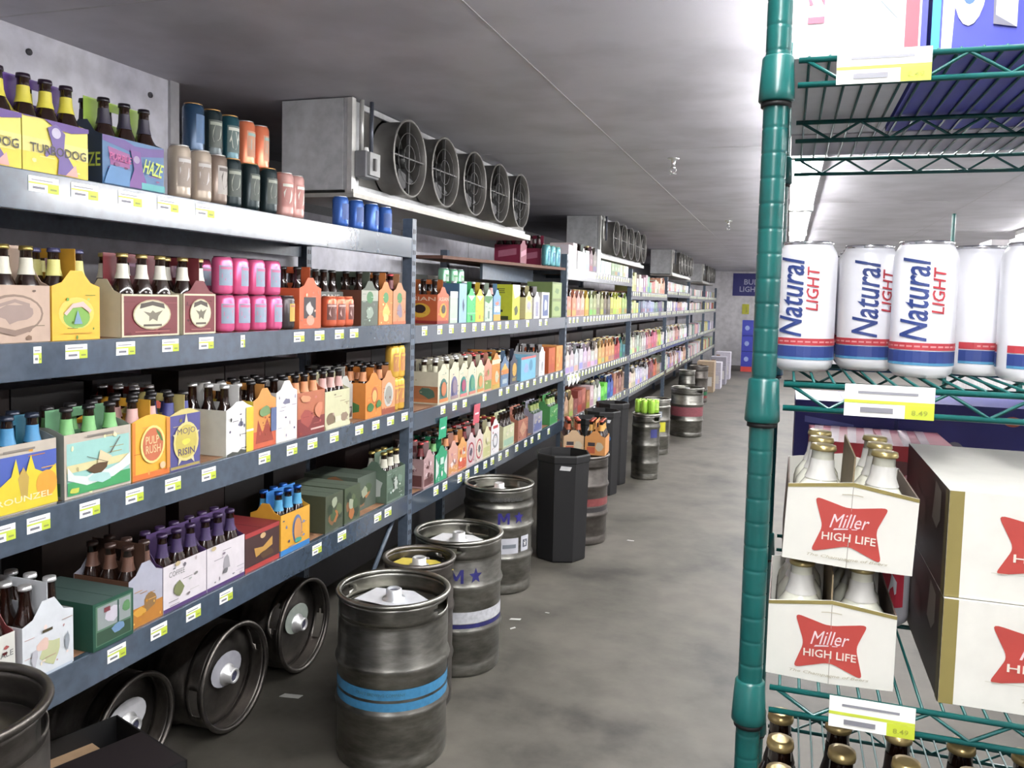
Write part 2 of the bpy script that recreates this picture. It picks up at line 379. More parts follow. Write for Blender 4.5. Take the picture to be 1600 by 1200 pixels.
# ---------------------------------------------------------------- sprinklers and bits on the ceiling
for i, (x, y, dsc) in enumerate(((-.663, 4.9, 'chrome sprinkler head on the ceiling nearer the camera'), (-.608, 8.68, 'chrome sprinkler head on the ceiling farther down the aisle'))):
    mb = MB(); c = paint((225, 225, 225), .2, .8)
    mb.lathe([(.035, CEIL), (.033, CEIL-.006), (.012, CEIL-.01), (.010, CEIL-.045), (.014, CEIL-.05), (.014, CEIL-.06)], c, 16, (x, y, 0))
    mb.tube([(x-.014, y, CEIL-.05), (x-.018, y, CEIL-.07), (x, y, CEIL-.088), (x+.018, y, CEIL-.07), (x+.014, y, CEIL-.05)], .003, c)
    mb.lathe([(.018, CEIL-.09), (.018, CEIL-.087)], c, 12, (x, y, 0))
    tag(mb.build('sprinkler_head'), dsc, 'sprinkler', 'sprinklers along the ceiling')
# ---------------------------------------------------------------- evaporators
def evaporator(y0, L, nf, lab, box=False):
    e = thing('evaporator_unit', lab, 'cooling unit', (-1.94, y0, CEIL), group='cooling units hung under the ceiling')
    mb = MB(); D2, H = .16, .385
    mb.box(-D2, 0, -H, D2-.02, L, -.004, M_ALU)
    mb.box(D2-.02, 0, -H+.0, D2, .10, -.004, M_ALU); mb.box(D2-.02, .1, -H, D2, L, -H+.03, M_ALU); mb.box(D2-.02, .1, -.03, D2, L, -.004, M_ALU)
    mb.build('casing', e, bevel=.003)
    f = MB(); f.box(D2, -.004, -H-.006, D2+.022, .03, -.004, paint((196, 196, 192), .4, .5)); 
    f.box(D2-.01, 0, -H-.012, D2+.03, L+.03, -H+.004, paint((190, 188, 180), .45, .5)); f.box(-D2, 0, -H-.03, D2+.03, L+.03, -H-.012, paint((160, 158, 150), .5, .5)); f.build('drip_tray', e)
    p = MB(); p.box(D2-.019, .10, -H+.03, D2-.012, L, -.03, paint((96, 94, 90), .5, .4)); p.build('fan_panel', e)
    pitch = (L-.4)/nf
    for k in range(nf):
        cy = .40+pitch*k; r = .165; zc = -.195
        s = MB(); g = paint((112, 110, 106), .45, .5)
        s.lathe([(r+.012, D2-.012), (r, D2-.012), (r, D2+.10), (r+.006, D2+.105), (r+.012, D2+.10)], g, 32, (0, cy, zc), 'x', cap=False)
        s.build('fan_shroud', e)
        h = MB(); gd = paint((84, 84, 84), .5, .4)
        for rr in (.06, .115): h.tube([(D2+.095, cy+rr*cos(a*pi/12), zc+rr*sin(a*pi/12)) for a in range(24)], .002, gd, 4, True)
        h.box(D2+.08, cy-.003, zc-r, D2+.094, cy+.003, zc+r, gd); h.box(D2+.08, cy-r, zc-.003, D2+.094, cy+r, zc+.003, gd)
        h.build('fan_guard', e)
        b = MB(); b.lathe([(.045, D2+.01), (.045, D2+.07), (.02, D2+.078)], M_DARK, 14, (0, cy, zc), 'x')
        for q in range(4):
            a = q*pi/2+.4; da = .55
            b.add([(D2+.03, cy+.04*cos(a), zc+.04*sin(a)), (D2+.03, cy+.15*cos(a-.1), zc+.15*sin(a-.1)), (D2+.06, cy+.15*cos(a+da), zc+.15*sin(a+da)), (D2+.06, cy+.04*cos(a+da), zc+.04*sin(a+da))], [(0, 1, 2, 3)], paint((60, 60, 62), .5, .5))
        b.build('fan_blade', e)
    c = MB(); cc = paint((205, 205, 200), .35, .5)
    c.tube([(D2+.035, .055, -.004), (D2+.035, .055, -.22)], .009, cc); c.tube([(D2+.055, .105, -.004), (D2+.055, .105, -.24)], .009, paint((90, 96, 110), .4, .5)); c.build('conduit', e)
    if box:
        j = MB(); j.box(D2+.022, .02, -.33, D2+.075, .14, -.22, paint((120, 122, 126), .5)); jb = j.build('switch_box', e, bevel=.004)
        k = MB(); k.box(D2+.075, .035, -.32, D2+.088, .125, -.225, paint((168, 170, 170), .45)); k.box(D2+.088, .06, -.30, D2+.1, .075, -.25, paint((110, 110, 110), .5)); k.build('box_cover', jb)
        l = MB(); l.lathe([(.010, 0), (.012, .006), (.008, .02)], paint((250, 250, 250), .2, .2), 12, (D2+.05, .07, -.22)); l.build('cable_fitting', jb)
evaporator(3.15, 2.5, 5, 'grey ceiling cooling unit with round fans and grey switch box, nearest of its row', True)
evaporator(8.02, 2.5, 5, 'grey cooling unit with round fans under the ceiling, second of its row')
evaporator(13.3, 2.5, 5, 'grey cooling unit with round fans under the ceiling, third of its row')
evaporator(18.2, 2.5, 5, 'grey cooling unit with round fans under the ceiling, farthest of its row')
# ---------------------------------------------------------------- steel racks on the left
XF = -1.70; DEP = .62
POSTS = [.72, 3.65, 6.56, 9.50, 12.45, 15.4, 18.35, 21.3]
LEV = [[1.89, 1.485, 1.08, .66], [None, 1.475, 1.052, .642], [1.872, 1.475, 1.0, .62], [1.728, 1.475, 1.0, .60], [1.78, 1.475, 1.0, .60], [1.74, 1.475, 1.0, .60], [1.74, 1.475, 1.0, .60]]
NAMES = ['nearest', 'second', 'third', 'fourth', 'fifth', 'sixth', 'farthest']
SHN = ['top', 'second', 'third', 'bottom']
BW = {0: .095, 1: .09, 2: .092, 3: .092}
def upright(x, y, parent, flange_x=True, ztop=1.98):
    mb = MB()
    mb.box(x-.003, y-.022, 0, x, y+.022, ztop, M_RACK)                     # flange to the aisle
    mb.box(x-.05, y-.022, 0, x-.003, y-.019, ztop, M_RACK)                 # flange to the camera side
    mb.box(x-.05, y+.019, 0, x-.003, y+.022, ztop, M_RACK)
    z = .06
    while z < ztop-.05:
        mb.box(x-.0001, y-.012, z, x+.0008, y-.005, z+.022, M_DARK); mb.box(x-.0001, y+.005, z+.001, x+.0008, y+.012, z+.021, M_DARK)
        z += .05
    mb.box(x-.06, y-.03, 0, x+.01, y+.03, .004, M_RACK)
    return mb.build('upright', parent)
def price_tag(y, z, parent, w=.062, h=.034, x=None, tilt=0, plain=False, white=False, name='price_tag'):
    mb = MB(); xx = x if x is not None else .0005
    mb.box(0, -w/2, -h/2, .0008, w/2, h/2, paint((238, 240, 236), .45, coat=.3))
    if not plain and not white:
        fn = front_fn(w, h, .0008)
        g = lambda u, v, off: (.0008+off, (u-.5)*w, (v-.5)*h)
        decal(mb, [('r', 0, .5, 1, .62, (206, 224, 60)), ('r', .62, 0, 1, .5, (206, 228, 40)), ('r', .08, .72, .8, .8, (150, 150, 158)), ('r', .12, .18, .52, .34, (120, 120, 130)), ('r', .7, .18, .92, .3, (150, 160, 60))], g, .0003, .0002)
    return mb.build(name, parent, (xx, y, z), (tilt, 0, 0))
racks = []
for b in range(7):
    y0, y1 = POSTS[b], POSTS[b+1]
    e = thing('steel_shelving', 'grey blue steel shelving bay along the left wall, '+NAMES[b]+' of the row', 'shelving', (XF, y0, 0), group='steel shelving bays in a row')
    racks.append((e, []))
    ys = [y1-y0] if b else [0, y1-y0]
    for yy in ys:
        upright(0, yy, e); upright(-DEP+.05, yy, e, ztop=1.92)
    if b == 1: upright(-.5, 1.62, e, ztop=1.93)
    for s, z in enumerate(LEV[b]):
        if z is None: racks[b][1].append(None); continue
        lo, hi = .024, y1-y0-.024; bw = BW[s]
        bm = MB(); bm.box(-.022, lo, z-bw, 0, hi, z, M_BEAM); bm.box(-.03, lo, z-.024, -.022, hi, z-.012, M_RACK)
        bo = bm.build('beam', e, bevel=.0025)
        b2 = MB(); b2.box(-DEP+.002, lo, z-bw, -DEP+.022, hi, z, M_RACK); b2.build('beam', e)
        dk = MB(); dk.box(-DEP+.024, lo, z-.018, -.024, hi, z-.001, M_PLY); dk.build('deck', e)
        if b < 3:
            br = MB()
            for yy in (lo+.1, (lo+hi)/2, hi-.1): br.box(-DEP+.022, yy-.01, z-.05, -.022, yy+.01, z-.018, M_RACK)
            br.build('deck_support', e)
        racks[b][1].append(bo)
# cross brace under the first bay end
bb = MB(); bb.tube([(-.06, 2.6, .28), (-.06, 2.89, .56)], .012, M_RACK, 4); bb.build('brace', racks[0][0])
# the plywood top of the second bay
mb = MB(); mb.plate([(-2.02, 4.75), (-1.70, 6.5), (-2.28, 6.5), (-2.22, 4.75)], (0, 0, 1.868), (1, 0, 0), (0, 1, 0), .02, paint((122, 78, 60), .7))
mb.v = [(x-XF, y-3.65, z) for x, y, z in mb.v]
mb.build('top_board', racks[1][0], label='brown wooden top board')
mb = MB(); mb.box(-.30, 1.7, 1.74, -.28, 2.88, 1.846, M_RACK); mb.build('beam', racks[1][0])
def tags_on(b, s, pxs, zoff=.028, **kw):
    e, bs = racks[b]; z = LEV[b][s]
    for p in pxs:
        y = shelf_y(p, XF, z-zoff); price_tag(y-POSTS[b], z-zoff, bs[s], **kw)
tags_on(0, 0, (68, 132, 203, 262, 320), .03, w=.085, h=.036)
tags_on(0, 1, (119, 196, 266, 322, 467, 499, 530, 553), .028, w=.068, h=.036)
tags_on(0, 1, (58, 379), .03, w=.022, h=.04)
tags_on(0, 2, (4, 60, 140, 210, 270, 326, 413, 456, 488, 522, 561, 587, 610, 632), .034, w=.066, h=.038)
tags_on(0, 3, (182, 248, 302, 353, 495, 534, 590, 606), .034, w=.066, h=.038)
tags_on(1, 1, (663, 687, 705, 724, 741, 755, 768, 780, 792, 806, 824, 844, 853), .03, w=.062, h=.045)
tags_on(1, 2, (692, 710, 726, 757, 782, 793, 807, 815, 824, 835, 845, 853, 862, 870, 877), .03, w=.06, h=.042)
tags_on(1, 3, (681, 695, 718, 730, 744, 758, 769, 781, 792, 807, 821, 831, 842, 857), .035, w=.06, h=.045)
rnd = random.Random(3)
for b in range(2, 7):
    for s in range(4):
        if b > 2 and s == 0: zz = .03
        n = 22 if b < 4 else 20
        for k in range(n):
            if rnd.random() < .12: continue
            y = .12+(POSTS[b+1]-POSTS[b]-.24)*k/(n-1)
            price_tag(y, LEV[b][s]-.03, racks[b][1][s], w=.065, h=.045)
for k in range(3):
    price_tag(.18+k*.14, LEV[2][2]-.05, racks[2][1][2], w=.11, h=.085, white=True, tilt=.35, name='price_card')
for k in range(2): price_tag(2.0+k*.15, LEV[2][3]-.06, racks[2][1][3], w=.12, h=.09, white=True, tilt=.35, name='price_card')
def hang_tag(px, py0, b, s, col, words):
    y = shelf_y(px, XF, LEV[b][s]); mb = MB(); z = on_x(px, py0, XF).z
    mb.box(0, -.05, -.11, .001, .05, 0, paint(col, .5)); mb.box(.001, -.03, -.06, .0016, .03, -.05, paint((235, 235, 235), .5))
    o = mb.build('shelf_talker', None, (XF+.012, y, z), (0, .05, 0)); tag(o, words, 'shelf tag')
hang_tag(690, 652, 1, 2, (20, 172, 118), 'bright green tag hanging below a shelf beam over the brown and green packs')
hang_tag(743, 631, 1, 2, (226, 84, 104), 'pink red tag hanging from the shelf beam above the white packs')
# ================================================================ GOODS ON THE LEFT RACKS
W, K = (240, 240, 236), (30, 28, 30)
FX = XF-.012                                                   # front line of the goods
def spot(px, b, s): return shelf_y(px, FX, LEV[b][s]+.06)
def busy(col, seed, n=12):                                       # small print: thin lines and flecks in near tints
    r_ = random.Random(seed); s = []
    for k in range(n):
        d = r_.choice((-46, -30, -22, 24, 34)); c = tuple(max(0, min(255, int(v+d+r_.randint(-10, 10)))) for v in col)
        u, v = r_.uniform(.08, .9), r_.uniform(.05, .94)
        if k % 3 == 0: s.append(('r', max(.03, u-.1), v, min(.97, u+.12), v+.012, c))
        else: s.append(('p', blob(r_, u, v, r_.uniform(.02, .06), r_.uniform(.02, .06), 7), c))
    return s
_taken = {}
def room_for(b, s, c, wd, dx):                                  # keep neighbours on a shelf from touching
    lane = (b, s, round(dx/.19)); lo, hi = max(c-wd/2, _taken.get(lane, 0)+.0035), POSTS[b+1]-.035
    if lo+wd > hi: lo = hi-wd
    _taken[lane] = lo+wd
    return lo+wd/2
def six(b, s, x0, x1, orient, col, desc, bot, shapes=(), near=(), h=None, dx=0, rz=None, dz=0, **kw):
    y0, y1 = spot(x0, b, s), spot(x1, b, s)
    wd = min(max(y1-y0-.003, .192 if orient == 'side' else .132), .225 if orient == 'side' else .15)
    c = room_for(b, s, (y0+y1)/2, wd, dx)
    z = LEV[b][s]+.0005+dz; rz = 0
    where = 'on '+SHN[s]+' shelf, '+NAMES[b]+' bay'
    shapes = list(shapes); cut = 2 if len(shapes) > 3 else len(shapes)
    shapes = shapes[:cut]+busy(shapes[cut-1][-1] if cut and isinstance(shapes[cut-1][-1], tuple) else col, int(x0*7+s), 10)+shapes[cut:]
    near = list(near)+(busy(kw.get('edge') or col, int(x0*3+s), 6) if orient == 'end' and b == 1 else [])
    return sixpack((FX+dx, c, z), rz, wd, orient, col, desc, where, bot, shapes, near, h or .128, **kw)
def boxy(b, s, x0, x1, col, desc, h, d=.2, shapes=(), near=(), nearcol=None, dx=0, dz=0, rz=0, name='beer_carton', w=None, topcol=None):
    y0, y1 = spot(x0, b, s), spot(x1, b, s); wd = w or (y1-y0-.004); c = room_for(b, s, (y0+y1)/2, wd, dx) if not dz else (y0+y1)/2
    o = make_box(wd, d, h, col, shapes, near, nearcol, topcol).build(name, None, (FX+dx, c, LEV[b][s]+.0005+dz), (0, 0, 0))
    return tag(o, desc+' on '+SHN[s]+' shelf, '+NAMES[b]+' bay', 'carton', 'cartons on the steel shelving')
AM = 'amber'
# bottle kinds: (cap, neck label, body label, glass)
b_yel = ((36, 20, 40), (222, 208, 40), None, AM); b_dark = (K, None, None, AM); b_white = ((225, 225, 225), None, (220, 220, 220), AM)
b_cream = ((150, 130, 60), (226, 222, 200), None, AM); b_blue = ((30, 40, 60), (60, 150, 210), None, AM); b_grn = (K, (120, 200, 110), None, AM)
b_pink = (K, (232, 176, 168), None, AM); b_ora = (K, (240, 150, 90), None, AM); b_pur = ((50, 30, 70), (66, 46, 100), None, AM); b_lblue = ((20, 80, 170), (70, 170, 225), None, AM)
b_moj = (K, (64, 70, 150), None, AM); b_red = ((190, 60, 60), (120, 30, 36), None, AM); b_gold = ((190, 165, 90), (235, 232, 215), None, AM)
def shade_cartons(b, s, spans, h=.24, w_=.262):  # added dark cartons standing in for the shade behind the packs
    for k, (a, c) in enumerate(spans):
        y = a; n = 0
        while y+w_+.008 <= c:
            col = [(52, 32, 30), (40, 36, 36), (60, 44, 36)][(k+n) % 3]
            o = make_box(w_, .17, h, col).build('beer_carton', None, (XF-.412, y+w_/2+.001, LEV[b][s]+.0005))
            tag(o, 'dark brown carton at the back of '+SHN[s]+' shelf, '+NAMES[b]+' bay, behind the packs', 'carton', 'added cartons that darken the shelf backs'); y += w_+.006; n += 1
# ---- bay 1, top shelf
YEL, PUR = (238, 222, 80), (92, 48, 150)
turbo = [('r', 0, 0, 1, .35, (240, 206, 30)), ('r', 0, .35, 1, .62, (236, 220, 110)), ('p', [(.0, .98), (.3, 1.0), (.5, .86), (.72, .84), (1, .92), (1, 1), (0, 1)], PUR),
         ('p', [(.35, .85), (.48, .95), (.62, .8), (.6, .5), (.75, .2), (.66, .02), (.5, .02), (.52, .3), (.44, .42), (.33, .3), (.3, .36), (.42, .55)], (104, 78, 160)), ('p', [(.62, .02), (.78, .25), (.82, .02)], (226, 160, 150)), ('e', .48, .78, .07, .1, (196, 186, 216)),
         ('t', 'TURBODOG', .52, .44, .86, .17, 0, 0, (50, 44, 30))]
six(0, 0, -85, 28, 'side', YEL, 'yellow and purple six pack cut by the left picture edge', b_yel, turbo, edge=YEL, hcol=PUR, rz=0)
six(0, 0, 33, 137, 'side', YEL, 'yellow and purple six pack lettered TURBODOG beside the blue one', b_yel, turbo, edge=YEL, hcol=PUR, rz=0, near=[('t', 'DOG', .5, .45, .8, .16, 0, 0, (50, 44, 30))])
six(0, 0, 155, 260, 'side', (58, 110, 166), 'blue and purple six pack with lime HAZE lettering', ((24, 18, 30), (40, 34, 60), None, AM), [('p', [(0, 1), (.35, .98), (.5, .9), (.75, .92), (1, .98), (1, .8), (.6, .7), (.3, .8), (0, .88)], (92, 60, 150)), ('p', [(.08, .78), (.42, .7), (.42, .4), (.12, .42)], (150, 62, 140)),
    ('p', [(.42, .8), (.58, .8), (.62, .4), (.72, .02), (.38, .02), (.48, .4)], (112, 52, 150)), ('e', .52, .62, .05, .08, (150, 130, 170)), ('r', .6, .02, 1, .16, (60, 170, 176)), ('p', [(.0, .02), (.4, .02), (.42, .35), (.1, .4)], (64, 128, 190)), ('t', 'PURPLE', .26, .58, .34, .14, -6, 0, (210, 70, 150)), ('t', 'HAZE', .8, .5, .32, .3, -10, 0, (196, 222, 60))], edge=(30, 50, 84), hcol=(150, 190, 50), near=[('t', 'HAZE', .6, .5, .7, .28, 0, 0, (180, 200, 60))], rz=0)
Z1 = LEV[0][0]
def can_at(b, s, px, dx, proto, label, dz=0, rz=None, group='cans on the steel shelving', dy=0):
    y = shelf_y(px, FX-.035+dx, LEV[b][s]+.08)+dy
    return put_can(proto, (FX-.035+dx, y, LEV[b][s]+.0005+dz), random.uniform(-.5, .3) if rz is None else rz, label, group)
c_beige = can_proto(.157, (176, 160, 142), (150, 132, 118), (196, 190, 186)); c_brown = can_proto(.157, (122, 104, 92), (176, 168, 160), (90, 76, 70))
c_teal = can_proto(.157, (28, 44, 48), (52, 66, 56), (150, 158, 140), lid=(206, 150, 80)); c_navy = can_proto(.157, (30, 60, 92), (40, 96, 150), None, lid=(200, 150, 90)); c_pinkc = can_proto(.157, (206, 150, 142), (196, 120, 110), (220, 226, 210)); c_orac = can_proto(.157, (228, 112, 70), (214, 140, 100), (140, 180, 170))
c_tealb = can_proto(.157, (22, 72, 84), (70, 100, 96), (200, 205, 190), lid=(206, 150, 80))
for px in (280, 313): can_at(0, 0, px, 0, c_beige, 'tall beige and silver can at the front left of the top shelf can stack')
can_at(0, 0, 338, 0, c_brown, 'tall brown can with white scribbled print on the top shelf')
for px in (361, 390, 418): can_at(0, 0, px, 0, c_teal, 'tall dark green can in the lower front row on the top shelf')
for px in (444, 461): can_at(0, 0, px, 0, c_pinkc, 'tall pale red and silver can at the right end of the can stack')
sup = (302, 331, 358, 383, 405)
for px in sup: can_at(0, 0, px, -.068, c_teal, 'tall dark green can in the lower rear row under the stacked cans')
for px, pr, lb in ((302, c_navy, 'tall dark blue can stacked on other cans'), (331, c_teal, 'tall dark green can stacked second from the left'), (358, c_tealb, 'tall teal can with pale figure stacked third from the left'), (383, c_orac, 'tall orange red can stacked fourth from the left'), (405, c_orac, 'tall orange red can stacked last at the right')):
    can_at(0, 0, px, -.068, pr, lb+' on the top shelf', dz=.1575)
c_blue = can_proto(.122, (44, 96, 190), (40, 88, 176), None, lid=(190, 196, 205))
for px, dx in ((532, 0), (556, 0), (580, 0), (601, 0), (570, -.068), (592, -.068)): can_at(0, 0, px, dx, c_blue, 'short plain blue can standing near the end of the nearest top shelf')
# ---- bay 1, second shelf
TAN = (196, 164, 140)
oval = lambda c1, c2, c3: [('r', .03, .02, .97, .97, c1), ('e', .5, .5, .4, .34, c2), ('e', .5, .5, .36, .3, c1), ('p', blob(random.Random(5), .5, .5, .3, .2, 13), c3), ('p', [(.25, .3), (.5, .22), (.75, .3), (.72, .2), (.5, .12), (.28, .2)], c2), ('p', [(.3, .68), (.5, .76), (.7, .68), (.7, .62), (.5, .7), (.3, .62)], c3)]
six(0, 1, -42, 79, 'side', TAN, 'tan brown six pack with a dark oval emblem', b_cream, oval((200, 168, 146), (140, 112, 96), (160, 134, 124)), rz=0, h=.135)
six(0, 1, 80, 157, 'end', (250, 186, 24), 'bright yellow six pack with a green and pink oval emblem', ((60, 60, 100), (226, 220, 110), None, AM), [('e', .5, .5, .37, .3, (236, 206, 70)), ('e', .5, .42, .28, .2, (120, 180, 60)), ('p', [(.22, .5), (.4, .68), (.62, .72), (.8, .56), (.76, .5), (.6, .62), (.4, .6), (.27, .46)], (240, 190, 180)), ('p', [(.42, .3), (.5, .56), (.6, .3)], (120, 160, 190)), ('r', .2, .12, .8, .14, (220, 160, 20))], rz=0, h=.135, hcol=(214, 150, 20))
MAR, CRM = (128, 36, 44), (216, 206, 170)
mar = lambda: [('r', 0, 0, 1, 1, CRM), ('r', .035, .04, .965, .955, MAR), ('e', .5, .52, .33, .36, (190, 176, 130)), ('e', .5, .52, .31, .33, (226, 220, 186)), ('p', [(.28, .66), (.5, .74), (.72, .66), (.7, .78), (.5, .84), (.3, .78)], (80, 70, 60)), ('p', [(.34, .6), (.46, .56), (.5, .62), (.55, .56), (.68, .62), (.6, .48), (.58, .36), (.5, .42), (.44, .36), (.44, .48)], (120, 112, 92)), ('r', .34, .24, .66, .29, (90, 80, 66)), ('r', .2, .1, .8, .13, (170, 90, 84))]
six(0, 1, 150, 178, 'side', MAR, 'maroon and cream six pack squeezed behind the yellow one', b_gold, mar(), rz=0, dx=-.205, edge=MAR)
six(0, 1, 187, 282, 'side', MAR, 'maroon and cream six pack with a wide oval emblem', b_gold, mar(), rz=0, h=.118, edge=CRM)
six(0, 1, 286, 337, 'end', MAR, 'maroon and cream six pack end with a narrow oval emblem', b_gold, mar(), rz=0, h=.122, edge=CRM)
c_pink = can_proto(.122, (226, 84, 140), (150, 170, 196), (232, 110, 160), lid=(70, 60, 66)); c_plum = can_proto(.122, (72, 30, 44), (96, 50, 70), (130, 90, 120), lid=(90, 60, 70))
for px in (350, 375, 401, 426): 
    can_at(0, 1, px, 0, c_pink, 'bright pink can in the lower row of the pink stack')
    can_at(0, 1, px-3, 0, c_pink, 'bright pink can in the upper row of the pink stack', dz=.1225)
for px in (370, 394, 417): 
    can_at(0, 1, px, -.07, c_pink, 'bright pink can in the rear lower row of the pink stack'); can_at(0, 1, px, -.07, c_pink, 'bright pink can in the rear upper row of the pink stack', dz=.1225)
for px in (186, 212, 238, 262, 285, 307): 
    for q in (0, 1): can_at(0, 1, px+8, -.255, c_plum if px < 270 else c_pink, ('dark plum can' if px < 270 else 'pink can')+' stacked behind the maroon six packs, '+('lower' if q == 0 else 'upper')+' layer', dz=.1225*q)
c_dkyel = can_proto(.122, (60, 54, 56), (216, 176, 60), (200, 120, 110), lid=(120, 110, 110)); c_or12 = can_proto(.122, (216, 92, 56), (120, 60, 50), (220, 180, 170), lid=(224, 120, 80))
for dx in (0,): can_at(0, 1, 446, dx, c_dkyel, 'dark can with a yellow panel beside the pink cans')
six(0, 1, 466, 503, 'end', (226, 92, 40), 'orange six pack with a dark framed can picture', b_dark, [('r', .2, .25, .75, .78, (50, 40, 44)), ('p', blob(random.Random(2), .45, .5, .2, .2), (200, 196, 190)), ('e', .5, .2, .18, .13, (236, 160, 130))], rz=0, h=.15)
for px in (513, 527, 540): can_at(0, 1, px, 0, c_or12, 'small orange and brown can between the orange six pack and the grey one')
six(0, 1, 520, 560, 'side', (96, 104, 98), 'grey green six pack lettered CANE behind orange cans', b_dark, [('t', 'CANE', .5, .85, .7, .14, 0, 0, (210, 210, 205)), ('r', 0, 0, 1, .6, (56, 60, 52))], rz=0, dx=-.072, h=.14)
six(0, 1, 564, 591, 'end', (84, 96, 80), 'brown and green six pack with a round green badge', b_dark, [('r', 0, .7, 1, 1, (176, 178, 160)), ('e', .5, .8, .2, .17, (60, 130, 70)), ('p', blob(random.Random(9), .5, .35, .3, .25), (150, 170, 150))], edge=(110, 60, 40), h=.15, rz=0)
six(0, 1, 592, 613, 'end', (232, 130, 50), 'orange six pack with a round green badge', b_dark, [('e', .5, .8, .2, .16, (70, 150, 80)), ('p', blob(random.Random(19), .5, .35, .35, .3), (244, 200, 90)), ('p', blob(random.Random(29), .5, .2, .25, .15), (236, 220, 120))], h=.15, rz=0)
six(0, 1, 614, 634, 'end', (206, 140, 90), 'tan and violet six pack with a round green badge', b_red, [('e', .5, .8, .2, .16, (70, 150, 80)), ('p', blob(random.Random(39), .5, .4, .3, .3), (150, 130, 150)), ('r', 0, 0, 1, .08, (230, 110, 60))], h=.15, rz=0)
for k, px in enumerate((455, 480, 506, 532, 556, 580, 604)):
    for q in (0, 1): put_bottle(bottle_proto(*b_dark), (FX-.33-.066*q, shelf_y(px, FX-.33, 1.6), LEV[0][1]+.0005), 'plain dark bottle standing loose at the back of the second shelf, nearest bay', 'loose dark bottles at the back')
shade_cartons(0, 1, [(.75, 1.75)])
# ---- bay 1, third shelf
MC = (196, 184, 166)
six(0, 2, -38, 89, 'side', MC, 'blue and yellow pictured six pack at the left picture edge', b_blue, [('r', 0, .03, 1, .84, (66, 92, 190)), ('r', 0, .03, 1, .34, (236, 150, 20)), ('p', [(.1, .3), (.4, .55), (.46, .8), (.5, .55), (.58, .55), (.65, .82), (.7, .6), (.85, .5), (.98, .62), (1, .03), (0, .03)], (232, 206, 20)), ('p', [(.48, .5), (.55, .66), (.62, .5), (.6, .22), (.52, .22)], (196, 160, 60)), ('e', .85, .35, .14, .2, (240, 160, 30)), ('t', 'BROUNZEL', .52, .2, .8, .09, 0, 0, (246, 226, 170)), ('r', .3, .9, .7, .93, (140, 130, 120))], edge=(120, 130, 132), h=.165, rz=0, hcol=(30, 110, 140), top=.225, peak=.02)
six(0, 2, 100, 205, 'side', MC, 'teal and green six pack picturing a sailing ship in waves', b_grn, [('r', .03, .05, .97, .86, (150, 210, 200)), ('r', .03, .4, .97, .52, (226, 216, 150)), ('r', .03, .05, .97, .26, (54, 164, 90)), ('p', [(.03, .5), (.12, .36), (.3, .3), (.45, .36), (.62, .34), (.8, .4), (.97, .54), (.97, .34), (.7, .2), (.3, .16), (.03, .3)], (224, 232, 228)),
    ('p', [(.3, .4), (.4, .46), (.62, .5), (.6, .38), (.5, .3), (.4, .32)], (90, 62, 30)), ('p', [(.46, .48), (.5, .68), (.68, .54), (.6, .46)], (226, 208, 160)), ('p', [(.3, .62), (.62, .46), (.62, .45), (.3, .61)], (96, 80, 60)), ('p', [(.64, .6), (.8, .84), (.81, .83), (.66, .59)], (96, 90, 80)), ('p', blob(random.Random(4), .5, .24, .22, .1), (176, 224, 220)), ('p', blob(random.Random(14), .12, .12, .1, .06), (200, 210, 60)), ('r', .3, .92, .7, .95, (130, 124, 116))], near=[('r', .05, .05, .9, .25, (60, 120, 70))], edge=(140, 146, 136), h=.165, rz=0, hcol=(96, 160, 110), top=.225, peak=.02)
six(0, 2, 206, 265, 'end', (248, 176, 30), 'orange and yellow six pack with a big mango oval', b_pink, [('r', 0, 0, 1, .1, (236, 110, 30)), ('r', 0, .1, .08, 1, (240, 130, 30)), ('r', .9, .1, 1, 1, (240, 140, 30)), ('e', .52, .58, .33, .33, (250, 226, 120)), ('e', .52, .58, .28, .29, (214, 104, 60)), ('p', [(.6, .85), (.72, .75), (.8, .6), (.74, .62), (.62, .78)], (70, 120, 50)), ('t', 'PULP', .5, .66, .36, .14, 0, 0, (240, 200, 140)), ('t', 'RUSH', .52, .5, .4, .14, 0, 0, (240, 200, 140)), ('e', .78, .18, .08, .06, (246, 190, 140))], h=.165, rz=0, top=.225, peak=.02)
six(0, 2, 267, 307, 'end', (214, 196, 110), 'blue and yellow six pack lettered MOJO', b_moj, [('r', 0, 0, 1, 1, (80, 78, 150)), ('r', .02, .02, .98, .07, (170, 150, 70)), ('p', star(.5, .5, .52, .9), (214, 206, 170)), ('e', .5, .5, .42, .36, (226, 210, 120)), ('e', .5, .5, .36, .31, (206, 186, 70)), ('t', 'MOJO', .5, .68, .6, .14, 0, 0, (84, 70, 110)), ('t', 'RISIN', .5, .32, .56, .13, 0, 0, (84, 70, 110)), ('p', blob(random.Random(8), .5, .5, .2, .08), (226, 216, 60))], h=.165, rz=0, top=.225, peak=.02)
six(0, 2, 306, 332, 'end', (196, 70, 50), 'red and green six pack squeezed beside the white one', b_white, [('r', .7, 0, 1, .8, (70, 140, 80)), ('p', blob(random.Random(6), .4, .5, .3, .3), (236, 160, 70))], h=.165, rz=0, dx=-.205, top=.225)
deer = lambda y=False: [('p', blob(random.Random(3), .55, .66, .13, .08), (120, 120, 150)), ('r', .53, .6, .57, .78, (60, 60, 80)), ('p', [(.0, 0), (1, 0), (1, .05), (.8, .12), (.7, .05), (.5, .1), (.4, .04), (.2, .08), (0, .04)], (70, 74, 66))]+([('r', .72, 0, 1, 1, (236, 200, 30)), ('r', .72, .45, 1, .5, W)] if y else [])
six(0, 2, 353, 395, 'end', W, 'white six pack with a yellow strip, taller handle', b_white, deer(True), h=.15, rz=0, edge=(226, 226, 215), top=.23, peak=.03)
